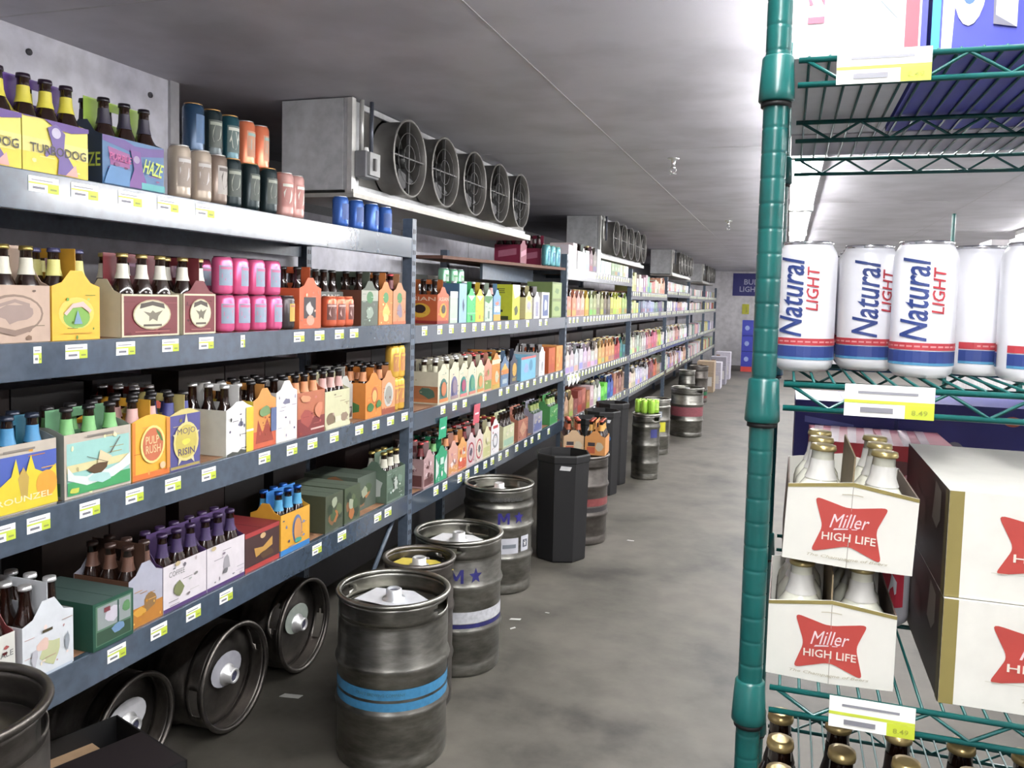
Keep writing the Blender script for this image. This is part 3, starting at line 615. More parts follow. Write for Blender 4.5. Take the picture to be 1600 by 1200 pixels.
six(0, 2, 392, 424, 'end', (232, 150, 60), 'orange six pack with red rock scenery', b_dark, [('r', 0, 0, 1, .35, (222, 90, 50)), ('p', [(.1, .1), (.2, .6), (.4, .3), (.6, .6), (.8, .3), (.9, .1)], (170, 60, 40)), ('r', .75, .3, 1, .8, (90, 110, 160)), ('p', blob(random.Random(41), .5, .75, .3, .15), (110, 150, 90))], near=[('r', 0, 0, 1, 1, (238, 206, 40))], h=.165, rz=0, top=.22)
six(0, 2, 425, 441, 'end', (232, 228, 224), 'white narrow six pack end with a small figure', b_dark, [('p', blob(random.Random(3), .5, .8, .22, .08), (120, 120, 150))], h=.18, rz=0, top=.22, dx=.0)
six(0, 2, 444, 488, 'side', (196, 104, 66), 'rusty orange and maroon pictured six pack', b_ora, [('r', 0, 0, 1, .4, (140, 44, 44)), ('p', blob(random.Random(12), .35, .4, .3, .25), (176, 70, 60)), ('p', blob(random.Random(13), .75, .55, .2, .25), (220, 130, 90)), ('r', .45, .1, .95, .14, (230, 190, 180)), ('p', blob(random.Random(15), .25, .85, .2, .12), (226, 150, 100))], h=.165, rz=0, top=.225, hcol=(206, 140, 60))
six(0, 2, 491, 530, 'side', (214, 212, 164), 'cream six pack with brown stone shapes', b_pink, [('e', .22, .25, .17, .17, (130, 106, 80)), ('p', blob(random.Random(22), .78, .26, .18, .16), (150, 124, 100)), ('r', .38, .15, .62, .3, (226, 220, 190)), ('p', [(0, 0), (1, 0), (1, .1), (.5, .16), (0, .1)], (222, 218, 176))], h=.15, rz=0, top=.225)
six(0, 2, 543, 556, 'end', (196, 196, 186), 'grey and brown six pack set back behind the cream one', b_dark, art(3, [(96, 80, 70), (180, 170, 160), (70, 60, 60)]), h=.15, rz=0, dx=-.06, top=.23)
six(0, 2, 566, 594, 'end', (236, 132, 36), 'orange six pack with a round emblem and green hop leaves', b_ora, [('e', .55, .62, .2, .24, (196, 90, 40)), ('e', .55, .6, .14, .17, (240, 180, 90)), ('p', blob(random.Random(23), .25, .3, .25, .18), (50, 120, 50)), ('p', blob(random.Random(24), .78, .35, .2, .14), (60, 130, 60))], near=[('p', blob(random.Random(25), .6, .3, .35, .2), (50, 120, 50))], h=.155, rz=0, top=.22)
six(0, 2, 596, 611, 'end', (232, 150, 90), 'orange six pack end with a white oval', b_ora, [('e', .5, .55, .36, .36, (206, 206, 196)), ('e', .5, .55, .26, .26, (160, 160, 150)), ('r', 0, 0, 1, .16, (170, 70, 40))], h=.155, rz=0, top=.22)
c_yel = can_proto(.150, (232, 176, 50), (206, 130, 70), (236, 190, 60), lid=(236, 190, 60), r=.032); 
for px in (611.9, 621.5): 
    can_at(0, 2, px, 0, c_yel, 'tall yellow can in the lower row beside the first upright'); can_at(0, 2, px, 0, c_yel, 'tall yellow can stacked on another beside the first upright', dz=.151)
shade_cartons(0, 2, [(.75, 2.1), (2.12, 2.5), (2.52, 3.56)])
# ---- bay 1, bottom shelf
six(0, 3, -95, 22, 'side', (224, 224, 214), 'white six pack lettered ALE at the lower left picture edge', b_red, [('r', 0, .0, 1, .2, (200, 206, 196)), ('t', 'ALE', .88, .66, .18, .1, 0, 0, (120, 120, 120)), ('r', .45, .0, .72, .2, (140, 40, 50))], rz=0, h=.14, edge=(140, 50, 50))
six(0, 3, 30, 112, 'end', (222, 228, 234), 'white six pack with a faint floral print', b_white, [('p', blob(random.Random(31), .55, .4, .3, .28), (200, 206, 150)), ('p', blob(random.Random(32), .4, .55, .16, .16), (236, 196, 180)), ('r', .36, .78, .56, .83, (70, 60, 30)), ('p', blob(random.Random(33), .85, .45, .06, .2), (150, 160, 170)), ('r', .05, 0, .95, .05, (190, 206, 226)), ('p', blob(random.Random(34), .2, .4, .08, .2), (190, 190, 200))], rz=0, h=.14, peak=.06, dx=.008)
boxy(0, 3, 136, 201, (22, 84, 62), 'dark green carton with framed stadium pictures', .128, .26, [('r', .06, .08, .95, .93, (86, 128, 100)), ('r', .08, .1, .92, .38, (50, 84, 60)), ('r', .1, .42, .92, .9, (150, 160, 160)), ('p', blob(random.Random(35), .6, .3, .2, .12), (110, 150, 196)), ('p', blob(random.Random(36), .45, .66, .25, .18), (206, 200, 214)), ('r', .58, .42, .62, .9, (40, 80, 70)), ('p', blob(random.Random(37), .8, .7, .12, .16), (90, 150, 90)), ('r', .25, .75, .4, .85, (130, 50, 60))], near=[('r', .1, .1, .75, .9, (110, 110, 90))], dx=.018, topcol=(70, 96, 90))
six(0, 3, 203, 240, 'end', (176, 178, 196), 'grey six pack with a sunflower field', ((60, 40, 34), (110, 70, 54), None, AM), [('r', 0, 0, 1, .4, (196, 120, 30)), ('p', blob(random.Random(38), .6, .45, .25, .25), (150, 110, 60)), ('p', blob(random.Random(40), .3, .3, .25, .12), (226, 160, 40))], rz=0, h=.14, edge=(100, 60, 40), hcol=(80, 50, 36))
six(0, 3, 242, 302, 'side', (232, 224, 230), 'white six pack with a green plant sketch and purple base', b_pur, [('r', 0, 0, 1, .08, (84, 50, 120)), ('t', 'COFFEE', .3, .78, .36, .12, 0, 0, (150, 150, 150)), ('p', blob(random.Random(42), .32, .42, .16, .22), (122, 130, 80)), ('e', .3, .98, .06, .05, (200, 180, 130))], rz=0, h=.14, hcol=(70, 44, 100), edge=(80, 50, 110))
six(0, 3, 303, 361, 'side', (232, 224, 230), 'white six pack with a pencil dog sketch and purple base', b_pur, [('r', 0, 0, 1, .08, (84, 50, 120)), ('p', blob(random.Random(43), .5, .5, .14, .22), (170, 166, 172)), ('p', blob(random.Random(44), .46, .34, .08, .1), (120, 118, 122)), ('e', .15, .96, .06, .05, (200, 180, 130))], rz=0, h=.14, hcol=(70, 44, 100), edge=(80, 50, 110))
boxy(0, 3, 363, 420, (74, 44, 44), 'red and brown carton with a gold ribbon', .135, .26, [('r', 0, .88, 1, 1, (186, 50, 50)), ('r', 0, 0, 1, .12, (196, 54, 48)), ('p', [(.25, .55), (.5, .5), (.78, .68), (.78, .45), (.52, .36), (.3, .3)], (206, 150, 60)), ('e', .5, .8, .08, .07, (220, 180, 120)), ('p', blob(random.Random(45), .6, .3, .3, .15), (96, 66, 40))], topcol=(150, 40, 44))
six(0, 3, 434, 477, 'side', (240, 168, 30), 'yellow and blue six pack with an arched figure', b_lblue, [('r', 0, 0, 1, .13, (40, 130, 210)), ('e', .55, .52, .17, .36, (96, 120, 170)), ('e', .55, .5, .13, .3, (226, 150, 70)), ('p', blob(random.Random(46), .55, .24, .15, .08), (50, 160, 140))], near=[('r', 0, 0, 1, .13, (40, 130, 210))], rz=0, h=.15, hcol=(30, 120, 210), dx=.004)
camo = lambda s: [('p', blob(random.Random(s+i), random.Random(s+i*7).uniform(.2, .8), random.Random(s+i*3).uniform(.2, .8), .22, .2), c) for i, c in enumerate([(60, 82, 50), (150, 96, 56), (44, 60, 40), (96, 110, 70), (190, 110, 50), (70, 96, 56), (40, 60, 36), (160, 170, 140)])]
boxy(0, 3, 508, 536, (72, 82, 60), 'camouflage green carton, the nearer of two', .15, .27, camo(1), near=camo(30), topcol=(96, 110, 92))
boxy(0, 3, 538, 563, (70, 86, 58), 'camouflage green carton, the farther of two', .15, .27, camo(60), near=camo(90), topcol=(96, 110, 92))
boxy(0, 3, 574, 603, (84, 98, 84), 'dull green carton behind the camouflage ones', .15, .27, camo(120), near=camo(150), dx=-.05)
six(0, 3, 611, 636, 'side', (96, 122, 100), 'green and white six pack against the first upright', b_cream, art(66, [(70, 96, 76), (190, 200, 190), (120, 150, 130)]), near=[('p', blob(random.Random(67), .5, .45, .45, .4), (196, 206, 198))], rz=0, h=.15)
shade_cartons(0, 3, [(.75, 1.5), (1.52, 1.9), (1.92, 2.5), (2.52, 3.1), (3.12, 3.56)])
# ================================================================ bay 2
b_y2 = (W, (232, 226, 190), None, AM)
def face(b, s, a, c, col, desc, bot=b_dark, shapes=(), **kw):
    o = six(b, s, a, c, 'end', col, desc, bot, shapes, h=kw.pop('h', .15), top=kw.pop('top', .23), rz=0, cols3=(0, 1), **kw)
    rear.append((o.location.x-.098-.063, o.location.y)); rearz.append(o.location.z); return o
rear, rearz = [], []
asian = [('r', 0, 0, 1, .1, (170, 40, 40)), ('e', .5, .45, .3, .25, (232, 180, 40)), ('e', .5, .5, .17, .15, (60, 40, 36)), ('t', 'ASIAN', .5, .85, .9, .14, 0, 0, (236, 200, 170))]
face(1, 1, 682, 702, (214, 92, 40), 'red orange six pack lettered ASIAN with a dark ball', b_dark, asian, near=asian, hcol=(226, 110, 40))
boxy(1, 1, 703, 715, (190, 206, 190), 'pale green and white carton', .17, .2, [('r', 0, .8, 1, 1, W), ('r', .1, .1, .9, .14, W)], near=[('r', 0, .85, 1, 1, (60, 90, 130))])
boxy(1, 1, 717, 729, (150, 196, 224), 'tall pale blue carton with a dark figure', .215, .2, [('p', blob(random.Random(2), .55, .45, .15, .2), (50, 80, 110))], nearcol=(70, 110, 150))
face(1, 1, 731, 742, (60, 216, 110), 'bright green six pack with a white peak', b_white, [('p', [(.1, 1), (.5, .8), (.9, 1)], W), ('r', 0, .3, 1, .36, (120, 240, 150)), ('r', .4, .05, .6, .25, (30, 90, 60))])
face(1, 1, 744, 755, (250, 206, 36), 'bright yellow six pack with a white peak', b_white, [('p', [(.1, 1), (.5, .8), (.9, 1)], W), ('r', .4, .1, .6, .25, (180, 140, 40))])
face(1, 1, 758, 769, (190, 216, 190), 'white and green six pack left of the sky blue one', b_white, [('p', [(0, .8), (.5, .7), (1, .95), (1, 1), (0, 1)], (60, 140, 60)), ('r', .4, .1, .6, .4, (90, 130, 110))])
face(1, 1, 771, 782, (110, 170, 220), 'sky blue and orange six pack', b_pink, [('r', 0, 0, 1, .25, (244, 170, 50)), ('r', .1, .35, .9, .6, (200, 220, 225)), ('p', blob(random.Random(5), .5, .7, .3, .1), (220, 120, 90))])
n2 = [('t', 'SE', .55, .82, .5, .13, 0, 0, (50, 56, 30)), ('t', '2', .5, .42, .5, .42, 0, 0, (50, 56, 30)), ('r', .1, 0, .9, .1, (60, 70, 30))]
boxy(1, 1, 800, 812, (214, 222, 24), 'big chartreuse carton with a black number 2', .23, .26, [('p', [(0, 1), (1, 1), (1, .7), (.3, .6)], W), ('p', blob(random.Random(9), .5, .25, .35, .2), (70, 80, 20))], near=n2)
face(1, 1, 820, 832, (226, 216, 150), 'white and pale yellow six pack with a yellow dome', b_white, [('r', 0, 0, 1, .3, (236, 222, 110)), ('e', .5, .6, .3, .2, (180, 180, 210)), ('e', .5, .95, .3, .1, (196, 196, 50))])
face(1, 1, 834, 843, (226, 222, 224), 'white and grey six pack right of the pale yellow one', b_dark, [('r', .3, .1, .8, .8, (160, 160, 190))])
boxy(1, 1, 846, 858, (232, 230, 224), 'white carton with a blue patterned side', .19, .2, [('r', .15, .08, .85, .9, (80, 100, 160)), ('p', blob(random.Random(7), .5, .5, .3, .3), (190, 200, 220))])
for q in (0, 1): boxy(1, 1, 862, 877, (120, 146, 76), 'olive green carton, '+('lower' if q == 0 else 'upper')+' of two stacked', .135, .2, [('r', .08, .08, .92, .9, (150, 176, 96)), ('p', blob(random.Random(q), .5, .5, .3, .2), (100, 140, 70))], dz=.136*q, topcol=(226, 230, 210))
g_can = can_proto(.157, (120, 190, 150), (190, 220, 200), (90, 200, 110))
for px in (692, 706, 716): can_at(1, 1, px, -.26, g_can, 'pale green tall can standing behind the first cartons of the second bay'); can_at(1, 1, px, -.26, g_can, 'pale green tall can stacked behind the first cartons of the second bay', dz=.158)
# third shelf
cream = (222, 214, 182)
def arch(c1, c2, c3): return [('e', .5, .42, .36, .36, c1), ('r', .14, .06, .86, .42, c1), ('e', .5, .45, .24, .22, c2), ('r', .1, .05, .9, .16, c3)]
a1 = arch((60, 120, 110), (214, 120, 70), (230, 130, 60))
face(1, 2, 684, 701, cream, 'cream six pack with an orange arched picture', b_y2, a1, near=[('r', 0, .1, 1, .55, (190, 110, 60)), ('p', blob(random.Random(4), .7, .35, .3, .2), (70, 110, 90)), ('r', 0, .05, 1, .15, (214, 120, 60))], h=.17)
face(1, 2, 703, 716, cream, 'cream six pack with a violet arched picture', b_y2, arch((110, 110, 160), (150, 130, 150), (170, 140, 140)), h=.17)
face(1, 2, 718, 728, cream, 'cream six pack, left of two teal pink pictures', b_y2, arch((50, 150, 140), (180, 70, 110), (226, 120, 120)), h=.155)
face(1, 2, 730, 740, cream, 'cream six pack, right of two teal pink pictures', b_y2, arch((60, 160, 150), (90, 170, 130), (226, 130, 110)), h=.155)
face(1, 2, 742, 752, (224, 216, 180), 'cream six pack with a small green and orange picture', b_red, arch((150, 180, 120), (226, 150, 80), (226, 140, 60)), h=.155)
face(1, 2, 754, 763, (226, 150, 120), 'peach and green six pack', b_red, art(11, [(130, 160, 70), (226, 130, 100), (236, 200, 150)], 4), h=.155)
face(1, 2, 765, 780, (230, 140, 50), 'tall orange six pack with a cream top', b_grn, [('r', 0, .85, 1, 1, (232, 222, 180)), ('p', blob(random.Random(6), .6, .4, .3, .25), (200, 200, 160)), ('r', 0, 0, 1, .15, (200, 160, 50))], h=.18, top=.24)
face(1, 2, 782, 795, (96, 130, 170), 'blue and orange six pack with yellow diamonds', b_gold, [('p', [(.5, 1), (.9, .7), (.5, .5), (.1, .7)], (240, 180, 60)), ('r', 0, .5, 1, .7, (226, 130, 50)), ('r', .2, .1, .8, .3, (170, 190, 200))])
face(1, 2, 797, 808, (60, 66, 90), 'dark blue and yellow six pack', b_dark, [('e', .6, .6, .3, .3, (226, 170, 50)), ('r', .3, .1, .8, .25, (150, 130, 60))])
boxy(1, 2, 814, 837, (110, 190, 226), 'light blue carton with white figures, coral stripe above', .16, .2, [('p', blob(random.Random(3), .35, .5, .2, .3), (150, 170, 220)), ('e', .65, .6, .12, .25, (80, 150, 190)), ('r', 0, .9, 1, 1, (226, 110, 110))])
face(1, 2, 840, 853, (222, 220, 222), 'white and grey six pack beside the light blue carton', b_dark, [('p', blob(random.Random(13), .55, .4, .2, .3), (170, 176, 180))], h=.17)
boxy(1, 2, 857, 867, (206, 86, 30), 'dark orange carton, left of two', .19, .2, art(21, [(196, 70, 30), (214, 110, 40)], 3))
boxy(1, 2, 869, 879, (236, 150, 60), 'light orange carton, right of two', .195, .2, art(22, [(226, 130, 50), (240, 170, 80)], 3))
# bottom shelf
face(1, 3, 664, 676, (190, 150, 150), 'brown and pink six pack with white swirls', b_red, art(31, [(110, 60, 60), (226, 196, 200), (120, 70, 66)], 6), near=art(35, [(110, 60, 60), (226, 196, 200), (230, 220, 220)], 8))
face(1, 3, 680, 699, (30, 166, 110), 'vivid green six pack with pale ribbons', b_grn, [('p', [(0, .9), (.25, .6), (.25, .3), (0, .1)], (216, 226, 220)), ('p', [(1, .9), (.75, .6), (.75, .3), (1, .1)], (216, 226, 220)), ('r', .35, .6, .65, .85, (200, 230, 216)), ('e', .5, .25, .07, .1, W)], h=.145)
face(1, 3, 702, 714, (224, 160, 140), 'pale pink and orange six pack', b_ora, art(32, [(226, 150, 70), (240, 220, 220), (196, 130, 150)], 5), h=.145)
face(1, 3, 716, 726, (236, 160, 80), 'orange and white six pack right of the pink one', b_ora, art(33, [(226, 90, 60), (250, 230, 220)], 5), h=.145)
face(1, 3, 729, 741, (214, 190, 190), 'grey and red ringed six pack', b_red, [('e', .5, .5, .4, .4, (196, 40, 60)), ('e', .5, .5, .32, .33, (216, 190, 190)), ('p', blob(random.Random(5), .5, .5, .2, .2), (90, 80, 100))])
face(1, 3, 743, 753, (222, 206, 196), 'cream and red ringed six pack', b_red, [('e', .5, .5, .4, .4, (200, 50, 66)), ('e', .5, .5, .32, .33, (226, 214, 196)), ('p', blob(random.Random(6), .5, .5, .2, .2), (90, 100, 100))])
face(1, 3, 755, 764, (222, 214, 160), 'pale yellow six pack beside the white and red one', b_dark, art(34, [(200, 200, 130), (230, 220, 190)], 4))
face(1, 3, 767, 780, (238, 236, 238), 'white six pack with a round grey emblem and red peak', b_cream, [('e', .5, .45, .32, .26, (130, 134, 140)), ('e', .5, .45, .22, .18, (230, 230, 232)), ('r', .2, .9, .8, 1, (200, 40, 50))], hcol=(196, 36, 50), h=.175, edge=(190, 90, 90))
six(1, 3, 783, 806, 'side', (206, 210, 160), 'pale yellow green six pack', b_dark, art(36, [(160, 200, 170), (226, 220, 190)], 5), h=.14)
six(1, 3, 808, 826, 'side', (176, 100, 76), 'brown six pack with a paler diamond', b_dark, [('p', [(.5, .9), (.85, .5), (.5, .1), (.15, .5)], (206, 150, 116)), ('r', .85, 0, 1, .4, (110, 40, 40))], h=.14)
six(1, 3, 829, 851, 'side', (150, 150, 170), 'grey and blue six pack with green bottles behind', (K, (150, 170, 80), None, 'green'), art(37, [(90, 100, 160), (190, 180, 170)], 5), h=.14)
six(1, 3, 854, 876, 'side', (60, 150, 70), 'green and white six pack by the upright', (K, (170, 190, 100), None, 'green'), art(38, [(40, 140, 60), (226, 230, 190), (120, 180, 70)], 6), h=.14)
# wooden top of bay 2
def topgood(px, X, z): return shelf_y(px, X, z)
for k, (a, c) in enumerate(((799, 818), (826, 846))):
    y = shelf_y(a+6, -1.86, 1.92); 
    sixpack((-1.80-.03*(1-k), y+.1, 1.8695), 0, .15, 'end', (150, 24, 66), 'magenta six pack with slanted label, '+('left' if k == 0 else 'right')+' one', 'on the wooden board', (K, (80, 30, 40), None, AM), [('p', [(.1, .3), (.9, .5), (.9, .8), (.1, .6)], (206, 120, 150))], [('p', [(.15, .3), (.85, .45), (.85, .8), (.15, .65)], (200, 110, 140))], h=.13, cols3=(0, 1, 2))
t_can = can_proto(.157, (90, 170, 180), (40, 140, 180), (150, 210, 220), lid=(130, 170, 110))
for px in (853, 861, 869): 
    y = shelf_y(px, -1.76, 1.95); put_can(t_can, (-1.76, y, 1.8695), 0, 'teal and white tall can standing on the brown wooden top board', 'cans on the steel shelving')
# ================================================================ farther bays: cartons and carriers seen small
for _s in (1, 2, 3): shade_cartons(1, _s, [(3.75 if _s > 1 else 4.2, 5.22), (5.31, 6.48)], .27)
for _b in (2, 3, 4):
    for _s in (1, 2, 3): shade_cartons(_b, _s, [(POSTS[_b]+.06, POSTS[_b+1]-.06)], .27 if _b == 2 or _s > 1 else .15, .55)
BOTS = MB(); nb = [0]
def stuff_bottle(x, y, z, cap):
    r = .03; BOTS.lathe([(r*.62, z+.15), (r*.48, z+.175), (r*.45, z+.215), (r*.2, z+.228)], M_AMBER, 7, (x, y, 0), cap=False)
    BOTS.lathe([(r*.54, z+.213), (r*.5, z+.2285)], cap, 7, (x, y, 0)); nb[0] += 1
CN = {}
def cname(c):
    r, g, bl = c
    mx, mn = max(c), min(c)
    if mx-mn < 26: return 'white' if mn > 200 else 'pale grey' if mn > 150 else 'grey' if mn > 90 else 'dark grey'
    if r == mx: 
        if g > .85*r: n = 'yellow'
        elif g > bl*1.2: n = 'orange' if r > 170 else 'brown'
        elif bl > g*1.15: n = 'pink'
        else: n = 'red'
    elif g == mx: n = 'green'
    else: n = 'purple' if r > g*1.08 else 'blue'
    lum = sum(c)/3
    return ('pale ' if lum > 190 else 'dark ' if lum < 85 else '')+n
ORD = ['first', 'second', 'third', 'fourth', 'fifth', 'sixth', 'seventh', 'eighth', 'ninth', 'tenth', 'eleventh', 'twelfth', 'thirteenth', 'fourteenth', 'fifteenth', 'sixteenth', 'seventeenth', 'eighteenth', 'nineteenth', 'twentieth']
PAL = {(2, 0): [(226, 224, 226), (226, 224, 226), (120, 96, 100), (232, 230, 232), (236, 232, 236), (150, 176, 130), (196, 206, 150), (206, 210, 206)],
       (2, 1): [(226, 120, 100), (222, 160, 140), (240, 180, 50), (150, 156, 100), (140, 146, 90), (96, 90, 50), (196, 190, 50), (206, 206, 60), (150, 176, 70), (190, 200, 110)],
       (2, 2): [(200, 196, 196), (196, 196, 200), (190, 188, 196), (200, 196, 180), (196, 170, 80), (210, 150, 80), (216, 140, 76), (196, 50, 60), (30, 120, 120), (36, 130, 130)],
       (2, 3): [(190, 140, 100), (150, 70, 50), (180, 90, 60), (206, 180, 176), (206, 204, 200), (90, 210, 50), (50, 90, 170), (160, 96, 80), (150, 110, 90), (200, 190, 160)],
       (3, 0): [(190, 196, 110), (200, 196, 190), (190, 150, 170), (120, 190, 150), (226, 110, 96), (206, 190, 160), (222, 150, 110), (226, 140, 100)],
       (3, 1): [(190, 200, 120), (60, 70, 110), (130, 140, 180), (150, 160, 200), (120, 150, 120), (90, 80, 120), (160, 150, 110)],
       (3, 2): [(206, 206, 190), (170, 176, 160), (222, 216, 210), (216, 130, 140), (226, 90, 120), (230, 110, 140), (206, 200, 80), (200, 196, 190)],
       (3, 3): [(214, 200, 190), (206, 206, 222), (210, 208, 220), (212, 206, 214), (150, 60, 70), (206, 100, 60), (170, 150, 100), (120, 110, 140)],
       4: [(220, 218, 222), (206, 206, 214), (200, 180, 180), (190, 200, 170), (150, 140, 190), (214, 150, 130), (180, 140, 120), (226, 214, 206)],
       5: [(170, 170, 180), (60, 90, 80), (190, 190, 196), (150, 120, 130), (120, 150, 130), (200, 190, 180), (210, 160, 150)],
       6: [(110, 110, 190), (206, 196, 120), (180, 40, 60), (150, 196, 170), (220, 216, 216), (170, 160, 90), (120, 100, 120)]}
rnd = random.Random(21)
def far_pack(b, s, k, y, wd, col, n):
    z = LEV[b][s]+.0005; kind = rnd.choice(('carrier', 'carrier', 'carton')) if s else rnd.choice(('carrier', 'carton', 'carton'))
    c2 = tuple(max(0, min(255, v+rnd.choice((-50, -30, 30)))) for v in col)
    if b >= 3 and s == 1: kind = 'short'
    sh = [('r', .08, .05, .92, .35, c2), ('p', blob(rnd, .5, .6, .3, .2), tuple(min(255, v+35) for v in col))] if b < 5 else []
    if s == 0 and not (b == 2 and y < 7.8) and b != 3: kind = 'low'
    lab = '%s %s, %s from near end of %s shelf, %s bay' % (cname(col), 'bottle carrier' if kind == 'carrier' else 'beer carton', ORD[k], SHN[s], NAMES[b])
    if kind == 'carrier' and b < 5:
        o = make_carrier('c', wd, .196, .15, 'end', col, sh, (), top=.225).build('bottle_carrier', None, (FX, y, z))
        pitch = (wd-.006)/2
        for i in (0, 1, 2):
            for j in (-.5, .5): stuff_bottle(FX-.035-.063*i, y+pitch*j, z, capm)
    elif kind == 'carrier':
        mb = MB(); mb.plate([(0, 0), (wd, 0), (wd, .15), (wd*.62, .2), (wd*.38, .2), (0, .15)], (0, -wd/2, 0), (0, 1, 0), (0, 0, 1), .19, paint(col, .5, 0, .04)); o = mb.build('bottle_carrier', None, (FX, y, z))
    else:
        h = .122 if kind == 'low' else rnd.uniform(.12, .15) if kind == 'short' else rnd.uniform(.13, .22)
        o = make_box(wd, .2, h, col, sh).build('beer_carton', None, (FX, y, z))
    tag(o, lab, 'bottle carrier' if kind == 'carrier' else 'carton', 'packs of beer on the farther bays')
for b in range(2, 7):
    for s in range(4):
        pal = PAL.get((b, s)) or PAL[b]; n = 17 if b < 4 else 14 if b < 5 else 11
        y = POSTS[b]+.06; end = POSTS[b+1]-.05; k = 0
        while k < n:
            wd = rnd.uniform(.135, .15) if b < 4 else rnd.uniform(.15, .2)
            if y+wd > end: break
            col = pal[min(len(pal)-1, int((y-POSTS[b])/(end-POSTS[b])*len(pal)))] if b < 4 else rnd.choice(pal)
            col = tuple(max(0, min(255, v+rnd.randint(-12, 12))) for v in col)
            capm = paint(rnd.choice([(200, 200, 200), (60, 50, 50), (200, 180, 110)]), .4)
            far_pack(b, s, k, y+wd/2, wd, col, n); y += wd+rnd.choice((.006, .01, .03)) if b < 4 else wd+.04; k += 1
for (x, y), z in zip(rear, rearz):
    for j in (-.0315, .0315): stuff_bottle(x, y+j, z, paint((60, 50, 50), .4))
cg = can_proto(.157, (40, 150, 90), (226, 236, 230), None); cs = can_proto(.157, (190, 186, 196), (120, 100, 110), None)
o = tag(BOTS.build('beer_bottles'), 'dark bottle tops rising out of the carriers on the farther shelving bays', 'bottles'); o['kind'] = 'stuff'
# ================================================================ KEGS
def keg(name, label, loc, rot=(0, 0, 0), r=.198, h=.59, mt=M_STEEL, bands=(), decals=(), hole_a=(0.35,), ribs=(.33, .66), plate=None, group='steel kegs standing in the aisle', valve=(205, 205, 205)):
    """upright keg, origin at the floor centre"""
    e = thing(name, label, 'keg', loc, rot, group)
    s = MB(); n = 56
    sk = .085                                                   # skirt height above the domed end
    prof = [(r*.90, .004), (r*.95, 0), (r*.97, .012), (r*.97, .05), (r*.955, .056), (r*.97, .064)]
    zb = .07
    for q in ribs:
        zc = h*q; prof += [(r*.97, zc-.022), (r, zc-.010), (r*1.015, zc), (r, zc+.010), (r*.97, zc+.022)]
    prof += [(r*.97, h-sk-.01), (r*.955, h-sk-.002), (r*.965, h-sk+.004)]
    s.lathe(prof, mt, n, cap=False)
    s.lathe([(r*.96, h-sk), (r*.9, h-sk+.004), (r*.6, h-sk+.022), (.04, h-sk+.03)], mt, n, cap=False)
    s.lathe([(r*.9, .004), (r*.88, .03), (r*.5, .06), (.002, .065)], mt, n, cap=False)
    s.build('body', e)
    c = MB(); rows = [h-sk+.004, h-sk+.02, h-sk+.032, h-sk+.044, h-sk+.056, h-.018]; vs = []; fs = []
    for z in rows:
        for k in range(n): vs.append((r*.965*cos(2*pi*k/n), r*.965*sin(2*pi*k/n), z))
    for i in range(len(rows)-1):
        for k in range(n):
            a = 2*pi*(k+.5)/n
            if i in (1, 2, 3) and any(abs((a-ha+pi) % (2*pi)-pi) < (.33 if i == 2 else .25) for ha in hole_a): continue
            fs.append((i*n+k, i*n+(k+1) % n, (i+1)*n+(k+1) % n, (i+1)*n+k))
    c.add(vs, fs, mt, True)
    co = c.build('chime', e); so = co.modifiers.new('thick', 'SOLIDIFY'); so.thickness = .004
    rim = MB(); rim.tube([((r*.965)*cos(2*pi*k/48), (r*.965)*sin(2*pi*k/48), h-.010) for k in range(48)], .010, mt, 8, True); rim.build('rim', co)
    v = MB(); vm = paint(valve, .35, .6)
    v.lathe([(.040, h-sk+.026), (.040, h-sk+.042), (.028, h-sk+.044), (.028, h-sk+.072), (.022, h-sk+.076), (.020, h-sk+.066), (.002, h-sk+.066)], vm, 24, cap=False); vo = v.build('valve', e)
    d = MB(); d.lathe([(.0195, h-sk+.067), (.002, h-sk+.068)], paint((60, 60, 90), .5), 16, cap=False); d.build('valve_cap', vo)
    if plate:
        p = MB(); p.plate([(-.13, -.05), (.11, -.08), (.14, .02), (.03, .1), (-.11, .08)] if h > .4 else ell(-.02, .0, .062, .088), (0, 0, h-sk+.036), (1, 0, 0), (0, 1, 0), .001, paint(plate, .5)); p.build('paper_label', e)
    for z0, z1, col in bands:
        b = MB(); b.lathe([(r*.976, z0), (r*.976, z1)], paint(col, .45, 0, .12, 60), n, cap=False); b.build('painted_band', e)
    for zc, hh, a0, a1, shapes in decals:                        # printed marks between two angles
        b = MB(); decal(b, shapes, lambda u, w_, off: ((r*.972+off)*cos(a0+(a1-a0)*u), (r*.972+off)*sin(a0+(a1-a0)*u), zc-hh/2+w_*hh), .001, sub=.03); b.build('printed_mark', e)
    return e
def face_dir(x, y): return math.atan2(-y, -x)                    # angle from a thing towards the camera
NAVY = (40, 40, 130)
MP = [(0, 0), (0, 1), (.22, 1), (.5, .48), (.78, 1), (1, 1), (1, 0), (.8, 0), (.8, .64), (.57, .2), (.43, .2), (.2, .64), (.2, 0)]
def mstar(col, a): return [('p', [(.09+u*.36, .1+v*.8) for u, v in MP], col), ('p', [(.76+(u)*.36, .5+(v)*.95) for u, v in star(0, 0, .5)], col)]
x, y = -1.286, 2.64; A = face_dir(x, y)
keg('keg', 'steel keg with two light blue bands, nearest in the aisle', (x, y, 0), r=.200, ribs=(.345, .60), bands=((.262, .298, (52, 140, 196)), (.222, .252, (52, 140, 196)) ), hole_a=(A+1.15, A-1.9), plate=(214, 216, 222), valve=(196, 200, 205),
    decals=((.28, .012, A-.7, A+.25, [('t', 'CRAFT BREWING COMPANY', .5, .5, .95, .9, 0, 0, (60, 110, 110))]),))
x, y = -1.352, 3.0
keg('keg', 'slim steel keg with a yellow and white top sticker, behind the blue banded keg', (x, y, 0), r=.142, hole_a=(A+2.6, A-.2), plate=(232, 206, 60), mt=M_STEELD)
